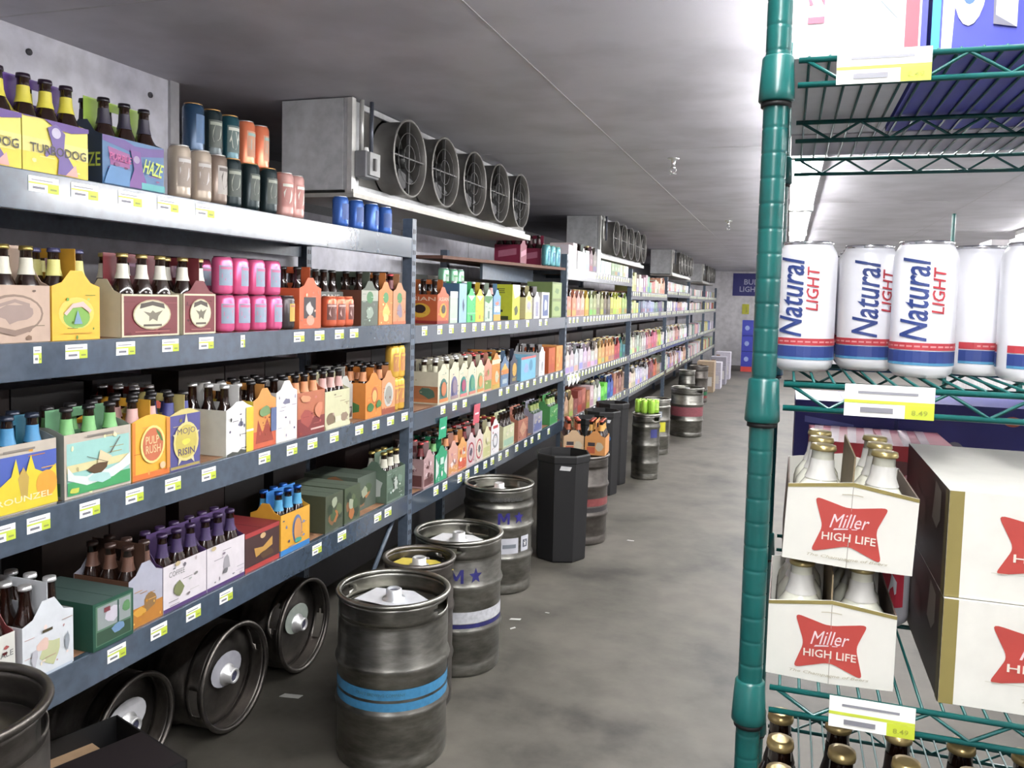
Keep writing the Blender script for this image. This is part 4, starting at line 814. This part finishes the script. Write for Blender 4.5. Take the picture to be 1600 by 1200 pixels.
x, y = -1.341, 3.395; A = face_dir(x, y)
keg('keg', 'steel keg marked M star with a white band over a navy band', (x, y, 0), r=.196, ribs=(.33, .655), bands=((.235, .285, (206, 208, 214)), (.200, .232, (44, 44, 120))), hole_a=(A-.25, A+2.6), plate=(226, 226, 230),
    decals=((.44, .075, A-.28, A+.62, mstar(NAVY, A)), (.13, .07, A-.9, A-.62, [('r', 0, 0, 1, 1, (206, 206, 20))])))
x, y = -1.50, 4.40; A = face_dir(x, y)
keg('keg', 'steel keg marked M star with two white stickers, beside the black bin', (x, y, 0), r=.196, ribs=(.33, .62, .80), hole_a=(A+2.2, A-2), valve=(225, 225, 225),
    decals=((.425, .085, A-.1, A+.85, mstar((44, 36, 150), A)), (.525, .022, A-.3, A+.8, [('t', 'BREWING', .5, .5, .9, 1, 0, 0, (90, 90, 90))]), (.27, .085, A+.08, A+.62, [('r', 0, 0, 1, 1, (214, 216, 226)), ('r', .1, .35, .85, .6, (130, 140, 150))]), (.275, .085, A+.72, A+1.05, [('r', 0, 0, 1, 1, (214, 216, 226)), ('r', .2, .25, .8, .75, (90, 96, 110)), ('p', [(.5+u*.4, .5+v*.5) for u, v in star(0, 0, .5)], W)])))
x, y = -1.29, 5.47; A = face_dir(x, y)
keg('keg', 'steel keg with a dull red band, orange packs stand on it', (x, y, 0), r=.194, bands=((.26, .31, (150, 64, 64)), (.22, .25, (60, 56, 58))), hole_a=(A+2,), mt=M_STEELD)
x, y = -1.19, 7.62; A = face_dir(x, y)
keg('keg', 'slim steel keg with a blue square sticker, green cans on top', (x, y, 0), r=.128, h=.60, ribs=(.25, .52, .8), hole_a=(A+.9,), decals=((.44, .11, A+.35, A+.95, [('r', 0, 0, 1, 1, (56, 62, 140))]),))
x, y = -1.285, 8.93; A = face_dir(x, y)
keg('keg', 'slim steel keg with a yellow square sticker', (x, y, 0), r=.142, ribs=(.33, .62, .85), hole_a=(A+2,), decals=((.30, .11, A-.1, A+.75, [('r', 0, 0, 1, 1, (220, 214, 20))]), (.43, .06, A-.2, A+.4, [('r', 0, 0, 1, 1, (196, 204, 220))])))
x, y = -1.12, 10.30; A = face_dir(x, y)
keg('keg', 'steel keg with a faded red band, farther down the aisle', (x, y, 0), r=.198, bands=((.25, .36, (150, 70, 80)),), hole_a=(A+.9,))
keg('keg', 'small steel keg with a white label under the shelves, beyond the red banded keg', (-1.42, 12.9, 0), r=.125, mt=M_STEEL, bands=((.25, .33, (150, 156, 176)),))
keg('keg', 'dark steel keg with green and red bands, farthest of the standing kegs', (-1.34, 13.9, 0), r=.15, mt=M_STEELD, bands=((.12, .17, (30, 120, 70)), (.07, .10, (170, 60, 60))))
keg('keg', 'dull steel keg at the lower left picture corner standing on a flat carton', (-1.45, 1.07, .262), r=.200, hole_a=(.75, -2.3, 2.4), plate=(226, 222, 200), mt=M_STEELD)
tag(make_box(.42, .42, .26, (70, 60, 54)).build('beer_carton', None, (-1.225, 1.085, .001)), 'flat brown carton under the keg at the lower left corner', 'carton')
# kegs lying on their sides under the first bay, tops to the aisle
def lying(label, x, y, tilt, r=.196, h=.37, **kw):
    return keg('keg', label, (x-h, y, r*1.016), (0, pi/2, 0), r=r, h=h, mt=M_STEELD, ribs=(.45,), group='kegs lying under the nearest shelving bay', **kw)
lying('dark keg lying under the shelves with a round white valve label, nearest of three', -1.975, 2.165, 0, r=.172, hole_a=(2.6, -.6), plate=(196, 196, 200))
lying('dark keg lying under the shelves with a large oval white label, middle of three', -1.87, 2.545, 0, hole_a=(2.0, -1.4), plate=(170, 170, 180))
lying('dark keg lying under the shelves with torn paper, farthest of three', -1.90, 3.06, 0, hole_a=(-2.0, 1.2), plate=(150, 160, 150))
# open black case on the floor
mb = MB(); bl = M_DARK; L1, L2, H = .39, .34, .30
mb.box(0, 0, 0, L1, L2, .006, M_CARD)
mb.box(0, 0, 0, L1, .005, H, bl); mb.box(0, L2-.005, 0, L1, L2, H, bl); mb.box(0, 0, 0, .005, L2, H, bl); mb.box(L1-.005, 0, 0, L1, L2, H, bl)
mb.box(.15, .005, H-.006, L1-.005, L2-.005, H, paint((34, 26, 28), .55)); mb.box(.005, .12, H-.06, .15, .26, H-.055, M_CARD)
o = mb.build('open_case', None, (-2.03, 1.69, .0005), (0, 0, R(-19.4)))
tag(o, 'open black cardboard case on the floor in front of the nearest lying keg', 'case')
# ---------------------------------------------------------------- black bins
def bin_(label, x, y, r, h, a0, tagc=(225, 225, 225), sticker=None, tagz=.05):
    e = thing('waste_bin', label, 'bin', (x, y, 0), (0, 0, a0), 'black bins by the shelving')
    mb = MB(); mb.lathe([(r*.90, 0), (r*.93, .01), (r*.985, h-.05), (r*1.02, h-.045), (r*1.03, h-.008), (r*1.0, h), (r*.95, h), (r*.93, h-.04), (r*.86, .02), (.002, .02)], M_BLACKP, 8, (0, 0, 0), a0=pi/8, smooth=False, cap=False); mb.build('body', e)
    lg = MB(); ap = r*1.02*cos(pi/8); lg.plate([(-.035, -.012), (.03, -.016), (.04, .008), (-.025, .014)], (ap*.975, 0, h-.075), (0, 1, 0), (0, 0, 1), .002, paint(tagc, .4)); lg.build('white_sticker', e)
    if sticker:
        s = MB(); s.plate(ell(0, 0, .022, .022), (ap*.96, .02, h-.22), (0, 1, 0), (0, 0, 1), .002, paint(sticker, .4)); s.build('round_sticker', e)
    return e
A = face_dir(-1.30, 5.03)
bin_('large black eight sided bin standing in front of the orange packs', -1.30, 5.04, .172, .665, A+.1)
bin_('narrow black bin just beyond the orange packs', -1.44, 6.40, .135, .70, A+.1)
bin_('black bin with a small round blue sticker, second of the dark row', -1.44, 6.86, .15, .70, A+.2, sticker=(40, 110, 190))
bin_('black bin beside the keg with green cans, last of the dark row', -1.44, 7.28, .145, .72, A+.2)
# ---------------------------------------------------------------- on the kegs
KT = .591
def on_keg(x, y, rz, col, desc, bot, shapes, w=.136, orient='side', rows=(0, 1)):
    return sixpack((x, y, KT), rz, .192 if orient == 'side' else w, orient, col, desc, 'standing on a keg', bot, shapes, shapes, h=.12, bdesc='dark bottle', rows=rows)
orc = [('r', .1, .1, .5, .45, (206, 84, 40)), ('r', .15, .5, .5, .7, (60, 50, 60)), ('p', blob(random.Random(77), .7, .5, .25, .3), (206, 190, 160))]
on_keg(-1.315, 5.37, -1.2, (216, 176, 130), 'tan and orange six pack, left on the keg', ((170, 60, 40), (190, 90, 50), None, AM), orc, orient='end')
on_keg(-1.175, 5.39, -1.5, (232, 150, 70), 'yellow and orange six pack, right on the keg', ((170, 60, 40), (236, 170, 70), None, AM), orc, orient='end')
lg = can_proto(.122, (150, 206, 50), (190, 230, 90), None, lid=(190, 226, 110), r=.030)
for i, (dx, dy) in enumerate(((-.075, -.02), (-.013, -.055), (.05, -.045), (-.045, .04), (.02, .02), (.08, .02))):
    put_can(lg, (-1.19+dx, 7.62+dy, .6015), i, 'lime green can standing on the slim keg', 'green cans on the slim keg')
# stacked cases at the far end of the kegs
for k, (x, y, h, c, d) in enumerate(((-1.22, 15.6, .56, (176, 150, 120), 'tall tan carton stack on the floor near the far end'), (-1.15, 16.3, .5, (190, 186, 200), 'pale grey carton stack beyond the tan one'), (-1.12, 17.2, .55, (150, 146, 160), 'grey carton stack near the far wall'), (-1.12, 18.4, .58, (196, 190, 206), 'pale carton stack closest to the far wall'))):
    mb = MB()
    for q in range(3): mb.box(-.3, -.2, h*q/3+.001, 0, .2, h*(q+1)/3-.003, paint(c, .6))
    decal(mb, [('r', .05, .1, .3, .9, (130, 96, 70)), ('r', .55, .2, .9, .5, (210, 206, 200))], near_fn(.4, .3, h))
    tag(mb.build('carton_stack', None, (x, y, 0)), d, 'carton stack')
# ---------------------------------------------------------------- far wall
def flat_sign(name, x0, z1, x1, z0, shapes, base, label, cat='sign'):
    mb = MB(); w_, h_ = x1-x0, z1-z0; mb.box(0, -.012, 0, w_, 0, h_, paint(base, .5))
    decal(mb, shapes, lambda u, v, off: (u*w_, -.012-off, v*h_))
    return tag(mb.build(name, None, (x0, YF-.001, z0)), label, cat)
p0, p1 = on_y(1146, 427, YF), on_y(1192, 463, YF)
flat_sign('banner', p0.x, p0.z, p1.x, p1.z, [('t', 'BUD', .62, .62, .5, .24, 0, 0, (200, 206, 240)), ('t', 'LIGHT', .56, .3, .66, .24, 0, 0, (200, 206, 240))], (50, 52, 150), 'blue banner lettered BUD LIGHT high on the far wall')
p0, p1 = on_y(1160, 475, YF), on_y(1170, 491, YF)
flat_sign('yellow_notice', p0.x, p0.z, p1.x, p1.z, [('p', [(.55, .9), (.8, .2), (.5, .1)], (180, 180, 60))], (216, 216, 30), 'small yellow notice on the far wall below the blue banner')
p0 = on_z(1148, 574, 0)
for q in range(3):
    z0 = .12+q*.37; c = (40, 52, 190)
    mb = MB(); mb.box(0, 0, 0, .75, .5, .36, paint(c, .5)); 
    decal(mb, [('e', .16, .5, .07, .16, (150, 170, 230)), ('e', .55, .5, .05, .3, (110, 130, 220)), ('r', .8, .3, .95, .7, (120, 140, 220))], lambda u, v, off: (u*.75, -off, v*.36))
    tag(mb.build('beer_case', None, (-1.02, 20.6, z0)), 'blue beer case in the stack by the far wall, '+('lowest', 'middle', 'topmost')[q], 'case', 'blue cases by the far wall')
mb = MB(); mb.box(-.02, 0, 0, .77, .5, .119, paint((220, 50, 40), .5)); tag(mb.build('crate', None, (-1.0, 20.6, 0)), 'red crate under the blue beer cases by the far wall', 'crate')
# debris on the floor
for i, (px, py, s, rz) in enumerate(((805, 968, .03, .3), (801, 982, .018, 1), (855, 958, .012, 0), (985, 845, .025, 0), (455, 1088, .045, .2), (683, 1165, .035, 1.3))):
    v = on_z(px, py, 0); mb = MB(); mb.plate([(-s, -s*.3), (s*.8, -s*.35), (s, s*.25), (-s*.7, s*.3)], (0, 0, .0025), (1, 0, 0), (0, 1, 0), .002, paint((206, 206, 200), .6))
    d = ['beside the white and navy banded keg', 'just below the larger scrap by that keg', 'alone right of the white and navy keg', 'in the middle of the aisle by the bin', 'near the lying kegs', 'at the foot of the blue banded keg'][i]
    tag(mb.build('paper_scrap', None, (v.x, v.y, .0006), (0, 0, rz)), 'small white paper scrap on the floor '+d, 'litter')
# ================================================================ GREEN WIRE RACK
RX, RY, RW, RD = -.021, .905, 1.22, .61
wr = thing('wire_shelving', 'green epoxy wire shelving unit in the right foreground loaded with beer', 'shelving', (RX, RY, 0))
SZ = [1.868, 1.541, 1.219, .90, .45]
def wire_rack(e, w, d, zs, ztop, step=.0195):
    for (x, y) in ((0, 0), (w, 0), (0, d), (w, d)):
        mb = MB(); prof = []; z = 0.02
        r = .0125
        prof.append((r, 0))
        while z < ztop: prof += [(r, z-.0035), (r, z-.0012), (r*.95, z), (r, z+.0012), (r, z+.0035)]; z += .0254
        prof += [(r, ztop-.002), (r*.9, ztop)]
        mb.lathe(prof, M_GREEN, 20, (x, y, 0)); po = mb.build('post', e)
        for z in zs:
            c = MB(); c.lathe([(.0140, z+.002), (.0155, z), (.0175, z-.034), (.0178, z-.042), (.0165, z-.0435), (.0135, z-.044)], M_GREEN, 24, (x, y, 0)); c.lathe([(.0150, z-.0437), (.0150, z-.0485)], M_DARK, 20, (x, y, 0)); c.build('collar', po)
    for z in zs:
        mb = MB(); a = .020; rr = .0031; hz = .0245
        rows = [(0., True), (d/2, False), (d, True)]
        for yy, _e in rows:
            mb.tube([(a, yy, z-.003), (w-a, yy, z-.003)], rr, M_GREEN, 8); mb.tube([(a, yy, z-.003-hz), (w-a, yy, z-.003-hz)], rr, M_GREEN, 8)
            pts = []; n = int((w-2*a)/.036)
            n += n % 2
            for k in range(n+1): pts.append((a+.008+(w-2*a-.016)*k/n, yy, z-.004 if k % 2 == 0 else z-.002-hz))
            mb.tube(pts, .0022, M_GREEN, 6)
        for xx in (0., w):
            mb.tube([(xx, a, z-.003), (xx, d-a, z-.003)], rr, M_GREEN, 8); mb.tube([(xx, a, z-.003-hz), (xx, d-a, z-.003-hz)], rr, M_GREEN, 8)
            n = 14; mb.tube([(xx, a+(d-2*a)*k/n, z-.004 if k % 2 == 0 else z-.002-hz) for k in range(n+1)], .0022, M_GREEN, 6)
        x = .03
        while x < w-.02: mb.tube([(x, 0, z), (x, d, z)], .0016, M_GREEN, 5); x += step
        so = mb.build('wire_shelf', e)
        yield so, z
shelves = list(wire_rack(wr, RW, RD, SZ, 2.06))
for (so, z), (px0, px1) in zip(shelves[:3], ((1283, 1428), (1321, 1463), (1322, 1462))):
    a, b = on_y(px0, 600, RY-.01).x-RX, on_y(px1, 600, RY-.01).x-RX
    w_ = b-a; mb = MB(); h_ = .032
    mb.box(0, 0, 0, w_, .0012, h_, paint((240, 240, 232), .35, coat=.3))
    decal(mb, [('r', 0, .42, 1, .52, (214, 230, 40)), ('r', .68, 0, 1, .42, (214, 232, 30)), ('r', .15, .72, .82, .8, (150, 150, 160)), ('r', .18, .14, .55, .3, (140, 140, 150)), ('t', '8.49', .84, .2, .18, .16, 0, 0, (170, 180, 40))], lambda u, v, off: (u*w_, -off, v*h_), .0003, .0002)
    mb.build('price_tag', so, (a, -.0075, z-.0305))
FY = RY+.012                                                     # front line of goods on the rack
def rx(px, y=None, z=1.5): return on_y(px, 600, y or FY).x
# cans ------------------------------------------------
BL, RE = (40, 66, 150), (214, 50, 62)
nat = [('r', 0, 0, 1, .025, (70, 150, 200)), ('r', 0, .025, 1, .13, BL), ('r', 0, .14, 1, .205, RE), ('r', .1, .165, .9, .18, (240, 150, 150)),
       ('t', 'Natural', .41, .60, .76, .15, 90, .25, BL), ('t', 'LIGHT', .535, .68, .42, .07, 90, .15, RE)]
def natfn(r, h): return lambda u, v, off: ((r+off)*cos((u-.5)*2*pi*.92), (r+off)*sin((u-.5)*2*pi*.92), .014+v*(h-.03))
def tall_can():
    h, r = .150, .033; mb = MB(); mt = paint((244, 244, 250), .28, .25, .02)
    mb.lathe([(r*.78, 0), (r*.95, .005), (r, .013), (r, h-.018), (r*.95, h-.011), (r*.82, h-.004)], mt, 40)
    vs_scaled = []
    for s in nat:
        if s[0] == 't': s = (s[0], s[1], s[2], s[3], s[4], s[5]*1.0, s[6], s[7], s[8])
        vs_scaled.append(s)
    f = natfn(r, h)
    # text is measured in metres here: width runs up the can, height runs round it
    def g(u, v, off): return f(u, v, off)
    decal(mb, [s for s in vs_scaled], g, .0006, .00012, sub=.006)
    lb = MB(); lb.lathe([(r*.82, h-.004), (r*.85, h-.001), (r*.82, h), (r*.78, h-.001), (r*.75, h-.006), (.002, h-.006)], paint((206, 206, 210), .2, .9), 32, cap=False)
    lb.box(-.006, -.014, h-.006, .006, .010, h-.0042, paint((206, 206, 210), .2, .9))
    return [mb, lb, None]
tc_ = tall_can()
CZ = SZ[1]+.0022
front = [(1253, 1.045, .0), (1348, 1.105, .42), (1436, 1.035, .12), (1520, 1.108, 2.2), (1606, 1.045, 2.0), (1722, 1.05, .3)]
names6 = ['first', 'second', 'third', 'fourth', 'fifth', 'sixth']
for i, (px, y, tw) in enumerate(front):
    put_can(tc_, (rx(px, y), y, CZ), -pi/2-.02+tw, 'tall white and silver can lettered Natural LIGHT, '+names6[i]+' from the left in the front row', 'tall white cans on the green wire rack')
for row in range(1, 5):
    for i in range(7):
        x = rx(1253, 1.045)+.004+i*.0695; y = 1.108+.072*row
        put_can(tc_, (x, y, CZ), random.uniform(-3, 3), 'tall white and silver can in the rows behind the front cans', 'tall white cans on the green wire rack')
# top shelf cartons ------------------------------------
TZ = SZ[0]+.0022
def rackbox(x0, x1, y, z, h, d, col, shapes, near, label, name='beer_carton', **kw):
    w_ = x1-x0; mb = make_box(w_, d, h, col, shapes, near, **kw)
    return tag(mb.build(name, None, ((x0+x1)/2, y, z), (0, 0, -pi/2)), label, 'carton')
x0, x1 = on_y(1240, 50, FY).x, on_y(1448, 50, FY).x
LW = (x1-x0)
rackbox(x0, x1, FY, TZ, .21, .40, (240, 240, 244), [('p', [(.48, .36), (.78, .16), (.80, .18), (.56, .38), (.82, .48), (.8, .51)], (170, 206, 224)), ('t', '12', .17, .26, .20, .13, 90, 0, (226, 90, 120)), ('t', 'FL OZ', .13, .62, .16, .035, 90, 0, (130, 130, 140)), ('t', 'CANS', .20, .62, .16, .035, 90, 0, (130, 130, 140)), ('r', .84, 0, .94, 1, (226, 70, 90)), ('r', .955, 0, 1, 1, (50, 60, 180))], (), 'white carton with pale blue strokes and a red stripe on the top wire shelf')
x2 = rx(1760)
tealc, ring = (30, 190, 196), (236, 238, 246)
wb = x2-x1-.004
rackbox(x1+.004, x2, FY, TZ, .21, .40, (48, 60, 200), [('r', 0, 0, .04, 1, tealc), ('p', [(.05, 0), (.10, 0), (.12, .5), (.09, 1), (.05, 1)], ring), ('e', .175, .31, .082, .21, ring), ('e', .175, .32, .05, .125, (60, 110, 200)), ('e', .168, .33, .018, .045, (150, 190, 240)), ('p', [(.29, 1), (.30, .14), (.40, .08), (.40, 1)], (236, 238, 246)), ('p', [(.265, 1), (.29, 1), (.30, .14), (.40, .08), (.29, .1)], (110, 110, 130))], (), 'blue carton with a white ring and white stripe on the top wire shelf')
rackbox(x0, x0+.33, FY+.41, TZ, .16, .18, (210, 206, 214), [], (), 'pale carton at the back of the top wire shelf')
# lower shelf : four packs and cartons ------------------
BZ = SZ[2]+.0022
CR, GO, RD_ = (240, 238, 226), (140, 124, 60), (206, 62, 52)
def rc(pts, r=.12, n=4):                                          # round the corners of an outline
    out = []; N = len(pts)
    for i in range(N):
        p, q, s = pts[i-1], pts[i], pts[(i+1) % N]
        a = (q[0]+(p[0]-q[0])*r, q[1]+(p[1]-q[1])*r); c = (q[0]+(s[0]-q[0])*r, q[1]+(s[1]-q[1])*r)
        for k in range(n+1):
            t = k/n; out.append(((1-t)**2*a[0]+2*t*(1-t)*q[0]+t*t*c[0], (1-t)**2*a[1]+2*t*(1-t)*q[1]+t*t*c[1]))
    return out
def mlogo(cx=.5, cy=.47, sx=.57, sy=.74):
    base = [(-.5, .5), (-.02, .30), (.5, .45), (.35, .02), (.46, -.5), (.0, -.28), (-.5, -.45), (-.36, 0)]
    return [('p', rc([(cx+a*sx, cy+b*sy) for a, b in base], .2), RD_), ('t', 'Miller', cx-.01*sx, cy+.11*sy, .54*sx, .22*sy, 4, .45, (246, 222, 224)), ('p', [(cx-.22*sx, cy-.05*sy), (cx+.1*sx, cy-.01*sy), (cx+.1*sx, cy+.0*sy), (cx-.2*sx, cy-.02*sy)], (246, 222, 224)), ('t', 'HIGH LIFE', cx, cy-.155*sy, .72*sx, .13*sy, 0, 0, (240, 232, 214))]
def pony(): return bottle_proto((170, 150, 90), (232, 230, 222), (226, 220, 200), 'clear', h=.119, r=.0255)
def mpack(x, y, z, w_, tilt, label, yaw=0, d=.17):
    h = .080; mb = MB(); mt = paint(CR, .5, 0, .02); go = paint(GO, .45, .2); ins = paint((150, 128, 92), .7); t = .0016
    pk = .010; bul = .006                                        # peaked and slightly folded front panel
    def fp(u, v, off): return (bul*(1-abs(2*u-1))+off, (u-.5)*w_, v*(h+pk*(1-abs(2*u-1))))
    N = 2
    for s, x_ in ((0, 0), (1, -d)):
        P = [(0, 0), (.5, 0), (1, 0), (1, 1), (.5, 1), (0, 1)]
        f = [fp(u, v, 0) for u, v in P]; b = [(p[0]-t, p[1], p[2]) for p in f]
        if s: f = [(x_-p[0]+t, p[1], p[2]) for p in f]; b = [(p[0]+t, p[1], p[2]) for p in f]
        mb.add(f+b, [(0, 1, 4, 5), (1, 2, 3, 4), (11, 10, 7, 6), (10, 9, 8, 7), (5, 4, 10, 11), (4, 3, 9, 10), (0, 5, 11, 6), (2, 8, 9, 3), (0, 6, 7, 1), (1, 7, 8, 2)], mt)
    for s in (-1, 1): mb.box(-d+.001, s*(w_/2-t/2)-t/2, 0, -t, s*(w_/2-t/2)+t/2, h, paint((120, 96, 84), .6))
    mb.box(-d+.002, -w_/2+t, 0, -t, w_/2-t, t, ins)
    mb.box(-d+.004, -t/2, t, -.003, t/2, h+.035, ins)
    for u0, u1 in ((0, .5), (.5, 1)):
        q = [fp(u0, .955, .0005), fp(u1, .955, .0005), fp(u1, 1, .0005), fp(u0, 1, .0005)]; mb.add(q, [(0, 1, 2, 3)], go)
    decal(mb, [('r', .497, 0, .503, .95, (170, 166, 150))]+mlogo()+[('t', 'The Champagne of Beers', .5, .1, .62, .045, 0, .3, (196, 188, 160)), ('r', .42, .86, .58, .87, (200, 190, 160))], fp, .0006, .00015, sub=.012)
    o = tag(mb.build('bottle_carrier', None, (x, y, z), (0, tilt*0, 0)), label, 'bottle carrier', 'white Miller packs on the green wire rack')
    o.rotation_euler = (0, 0, -pi/2+yaw); return o
W_ = .127
def miller(x, y, z, lab, roll=0):
    o = mpack(x, y, z, W_, 0, lab)
    M = Matrix.Translation((x, y, z)) @ Matrix.Rotation(roll, 4, 'Y') @ Matrix.Rotation(-pi/2, 4, 'Z'); o.matrix_world = M
    for i in range(3):
        for j in (-1, 1):
            p = M @ Vector((-.03-.0535*i, j*.0305, .0018))
            b = put_bottle(pony(), p, 'clear bottle with gold cap in the '+lab.split(',')[0], 'bottles in the white Miller packs'); b.rotation_euler = (0, roll, 0); BOTTLES[0] += 1
yb = FY+.012
xa = (on_y(1195, 1060, yb).x+on_y(1395, 1095, yb).x)/2
miller(xa, yb, BZ, 'lower white and red HIGH LIFE pack, directly on the wire shelf')
xb = (on_y(1218, 875, yb).x+on_y(1420, 915, yb).x)/2
miller(xb+.002, yb-.004, BZ+.1275, 'upper white and red HIGH LIFE pack, leaning on the caps of another', roll=R(2.2))
# white HIGH LIFE cartons at the right ------------------
def hl_carton(xl, z, h, label, yy):
    w_ = .27; d = .30
    sh = [('r', 0, 0, .05, 1, (146, 130, 60))]+mlogo(.37, .52, .42, .60)+[('t', 'The Champagne of Beers', .52, .13, .5, .05, 0, .3, (206, 200, 176)), ('r', .15, .27, 1, .276, (216, 212, 190))]
    rackbox(xl, xl+w_, yy, z, h, d, (242, 240, 228), sh, [('p', [(.70, .55), (.80, .5), (.86, .62), (.86, .9), (.74, .95)], (150, 140, 124)), ('r', .95, 0, 1, 1, (120, 106, 56)), ('p', blob(random.Random(3), .4, .5, .25, .25), (86, 66, 58))], label, nearcol=(74, 56, 50))
xl0 = on_y(1465, 1120, FY).x; xl1 = on_y(1492, 800, FY).x
hl_carton(xl0, BZ, .108, 'lower white HIGH LIFE carton with a gold edge at the right', FY+.004)
hl_carton(xl1-.004, BZ+.1090, .108, 'upper white HIGH LIFE carton with a gold edge at the right', FY+.008)
# red striped carton, blue cartons behind
yr = 1.23
xr0, xr1 = on_y(1268, 690, yr).x, on_y(1262+235, 690, yr).x
zr = on_y(1300, 690, yr).z
rackbox(xr0, xr1, yr, BZ, zr-BZ, .16, (206, 40, 50), [('r', 0, 0, 1, .62, (176, 140, 116)), ('t', 'Budweiser', .5, .74, .9, .16, 4, .4, (236, 170, 180)), ('p', ell(.62, .86, .14, .045), (120, 60, 60)), ('r', .485, 0, .5, 1, (110, 50, 44))], (), 'red carton with pink diagonal stripes behind the bottle packs', topcol=(232, 130, 150))
mb = MB()
for k in range(7):
    q = k/7; mb.plate([(q*.9, 0), (q*.9+.06, 0), (q*.9+.12, 1), (q*.9+.05, 1)], (xr0, yr, zr+.0008), (xr1-xr0, 0, 0), (0, .159, 0), .0003, paint((240, 206, 220), .5))
for v in mb.v: pass
o = SC.objects[[o.name for o in SC.objects if o.get('label', '').startswith('red carton with pink')][0]]
mi = o.matrix_basis.inverted(); mb.v = [tuple(mi @ Vector(v)) for v in mb.v]; mb.build('stripe_print', o, label='pale diagonal stripes')
yb2 = 1.40
for (a, c, zt_, lab, txt) in ((1243, 1402, 1.47, 'dark blue carton left, behind the red striped carton', 0), (1405, 1640, 1.475, 'dark blue carton right, lettered BUD, behind the red carton', 1)):
    u0, u1 = on_y(a, 640, yb2).x, on_y(c, 640, yb2).x
    hh = zt_-BZ
    sh = [('p', ell(.4, .72, .07, .06), (130, 130, 150)), ('t', 'BUD LIGHT', .75, .70, .42, .08, 0, 0, (190, 194, 226)), ('e', .78, .92, .06, .03, (206, 90, 60))] if txt else [('r', .0, .42, .16, .46, (190, 200, 236)), ('r', .02, .46, .14, .54, (226, 110, 90)), ('p', [(.1, .9), (.6, .86), (.6, .83), (.1, .86)], (110, 120, 220))]
    rackbox(u0, u1-.003, yb2, BZ, hh, .17, (38, 40, 150), sh, (), lab)
# white and red cans stacked in the gap, brown bottles low down
wr_can = can_proto(.122, (206, 206, 214), (206, 40, 60), (206, 206, 214), r=.033)
for k in range(1):
    put_can(wr_can, (.128, 1.142, BZ+k*.1225), -1.6, 'short white and red can in the gap beside the brown carton side', 'white and red cans in the gap')
# bottles on the fourth shelf, gold caps
VZ = SZ[3]+.0022
gb = bottle_proto((186, 160, 96), (40, 26, 18), (60, 30, 24), 'amber', h=.205, r=.0295)
cx0 = on_y(1297, 1190, 1.0).x
for i in range(5):
    for j in range(3):
        x = .010+i*.068; y = .945+j*.068
        if len([1]) and x < RW-.1:
            put_bottle(gb, (x+.004, y, VZ), 'dark bottle with gold cap in the low rows under the HIGH LIFE packs', 'gold capped bottles on the lower wire shelf'); BOTTLES[0] += 1
for q, xx in enumerate((.39, .68)):
    rackbox(xx, xx+.28, FY+.02, VZ, .2, .35, (30, 60, 44), [('r', .1, .2, .9, .6, (46, 90, 60))], (), 'dark green carton on the lower wire shelf, '+('left' if q == 0 else 'right')+' one')
for q in range(4): rackbox(.02+.29*q, .29+.29*q, FY+.02, SZ[4]+.0022, .24, .4, [(60, 60, 66), (44, 50, 110), (90, 40, 44), (60, 60, 66)][q], (), (), 'dark carton on the lowest wire shelf, '+ORD[q]+' from the left')
# second rack farther back on the right
wr2 = thing('wire_shelving', 'green wire shelving unit farther back on the right, seen over the cans', 'shelving', (1.02, 4.35, 0))
for so, z in wire_rack(wr2, .9, 1.9, [1.80, 1.35, .9, .45], 2.25, .05): pass
for k, (x, y, z, w_, h, c, lab) in enumerate(((1.04, 4.5, 1.802, .35, .17, (236, 236, 240), 'white carton on top of the far wire rack, nearest'), (1.04, 5.2, 1.802, .4, .2, (226, 222, 226), 'white carton on top of the far wire rack, farthest'), (1.45, 4.5, 1.802, .36, .22, (220, 120, 120), 'pink red carton on top of the far wire rack'), (1.04, 4.5, 1.352, .8, .25, (206, 206, 216), 'pale case on the second level of the far wire rack'), (1.04, 4.5, .902, .8, .3, (120, 120, 150), 'blue grey case low on the far wire rack'))):
    rackbox(x, x+w_, y, z, h, .3, c, art(k+90, [c, tuple(int(v*.8) for v in c)], 3), (), lab)
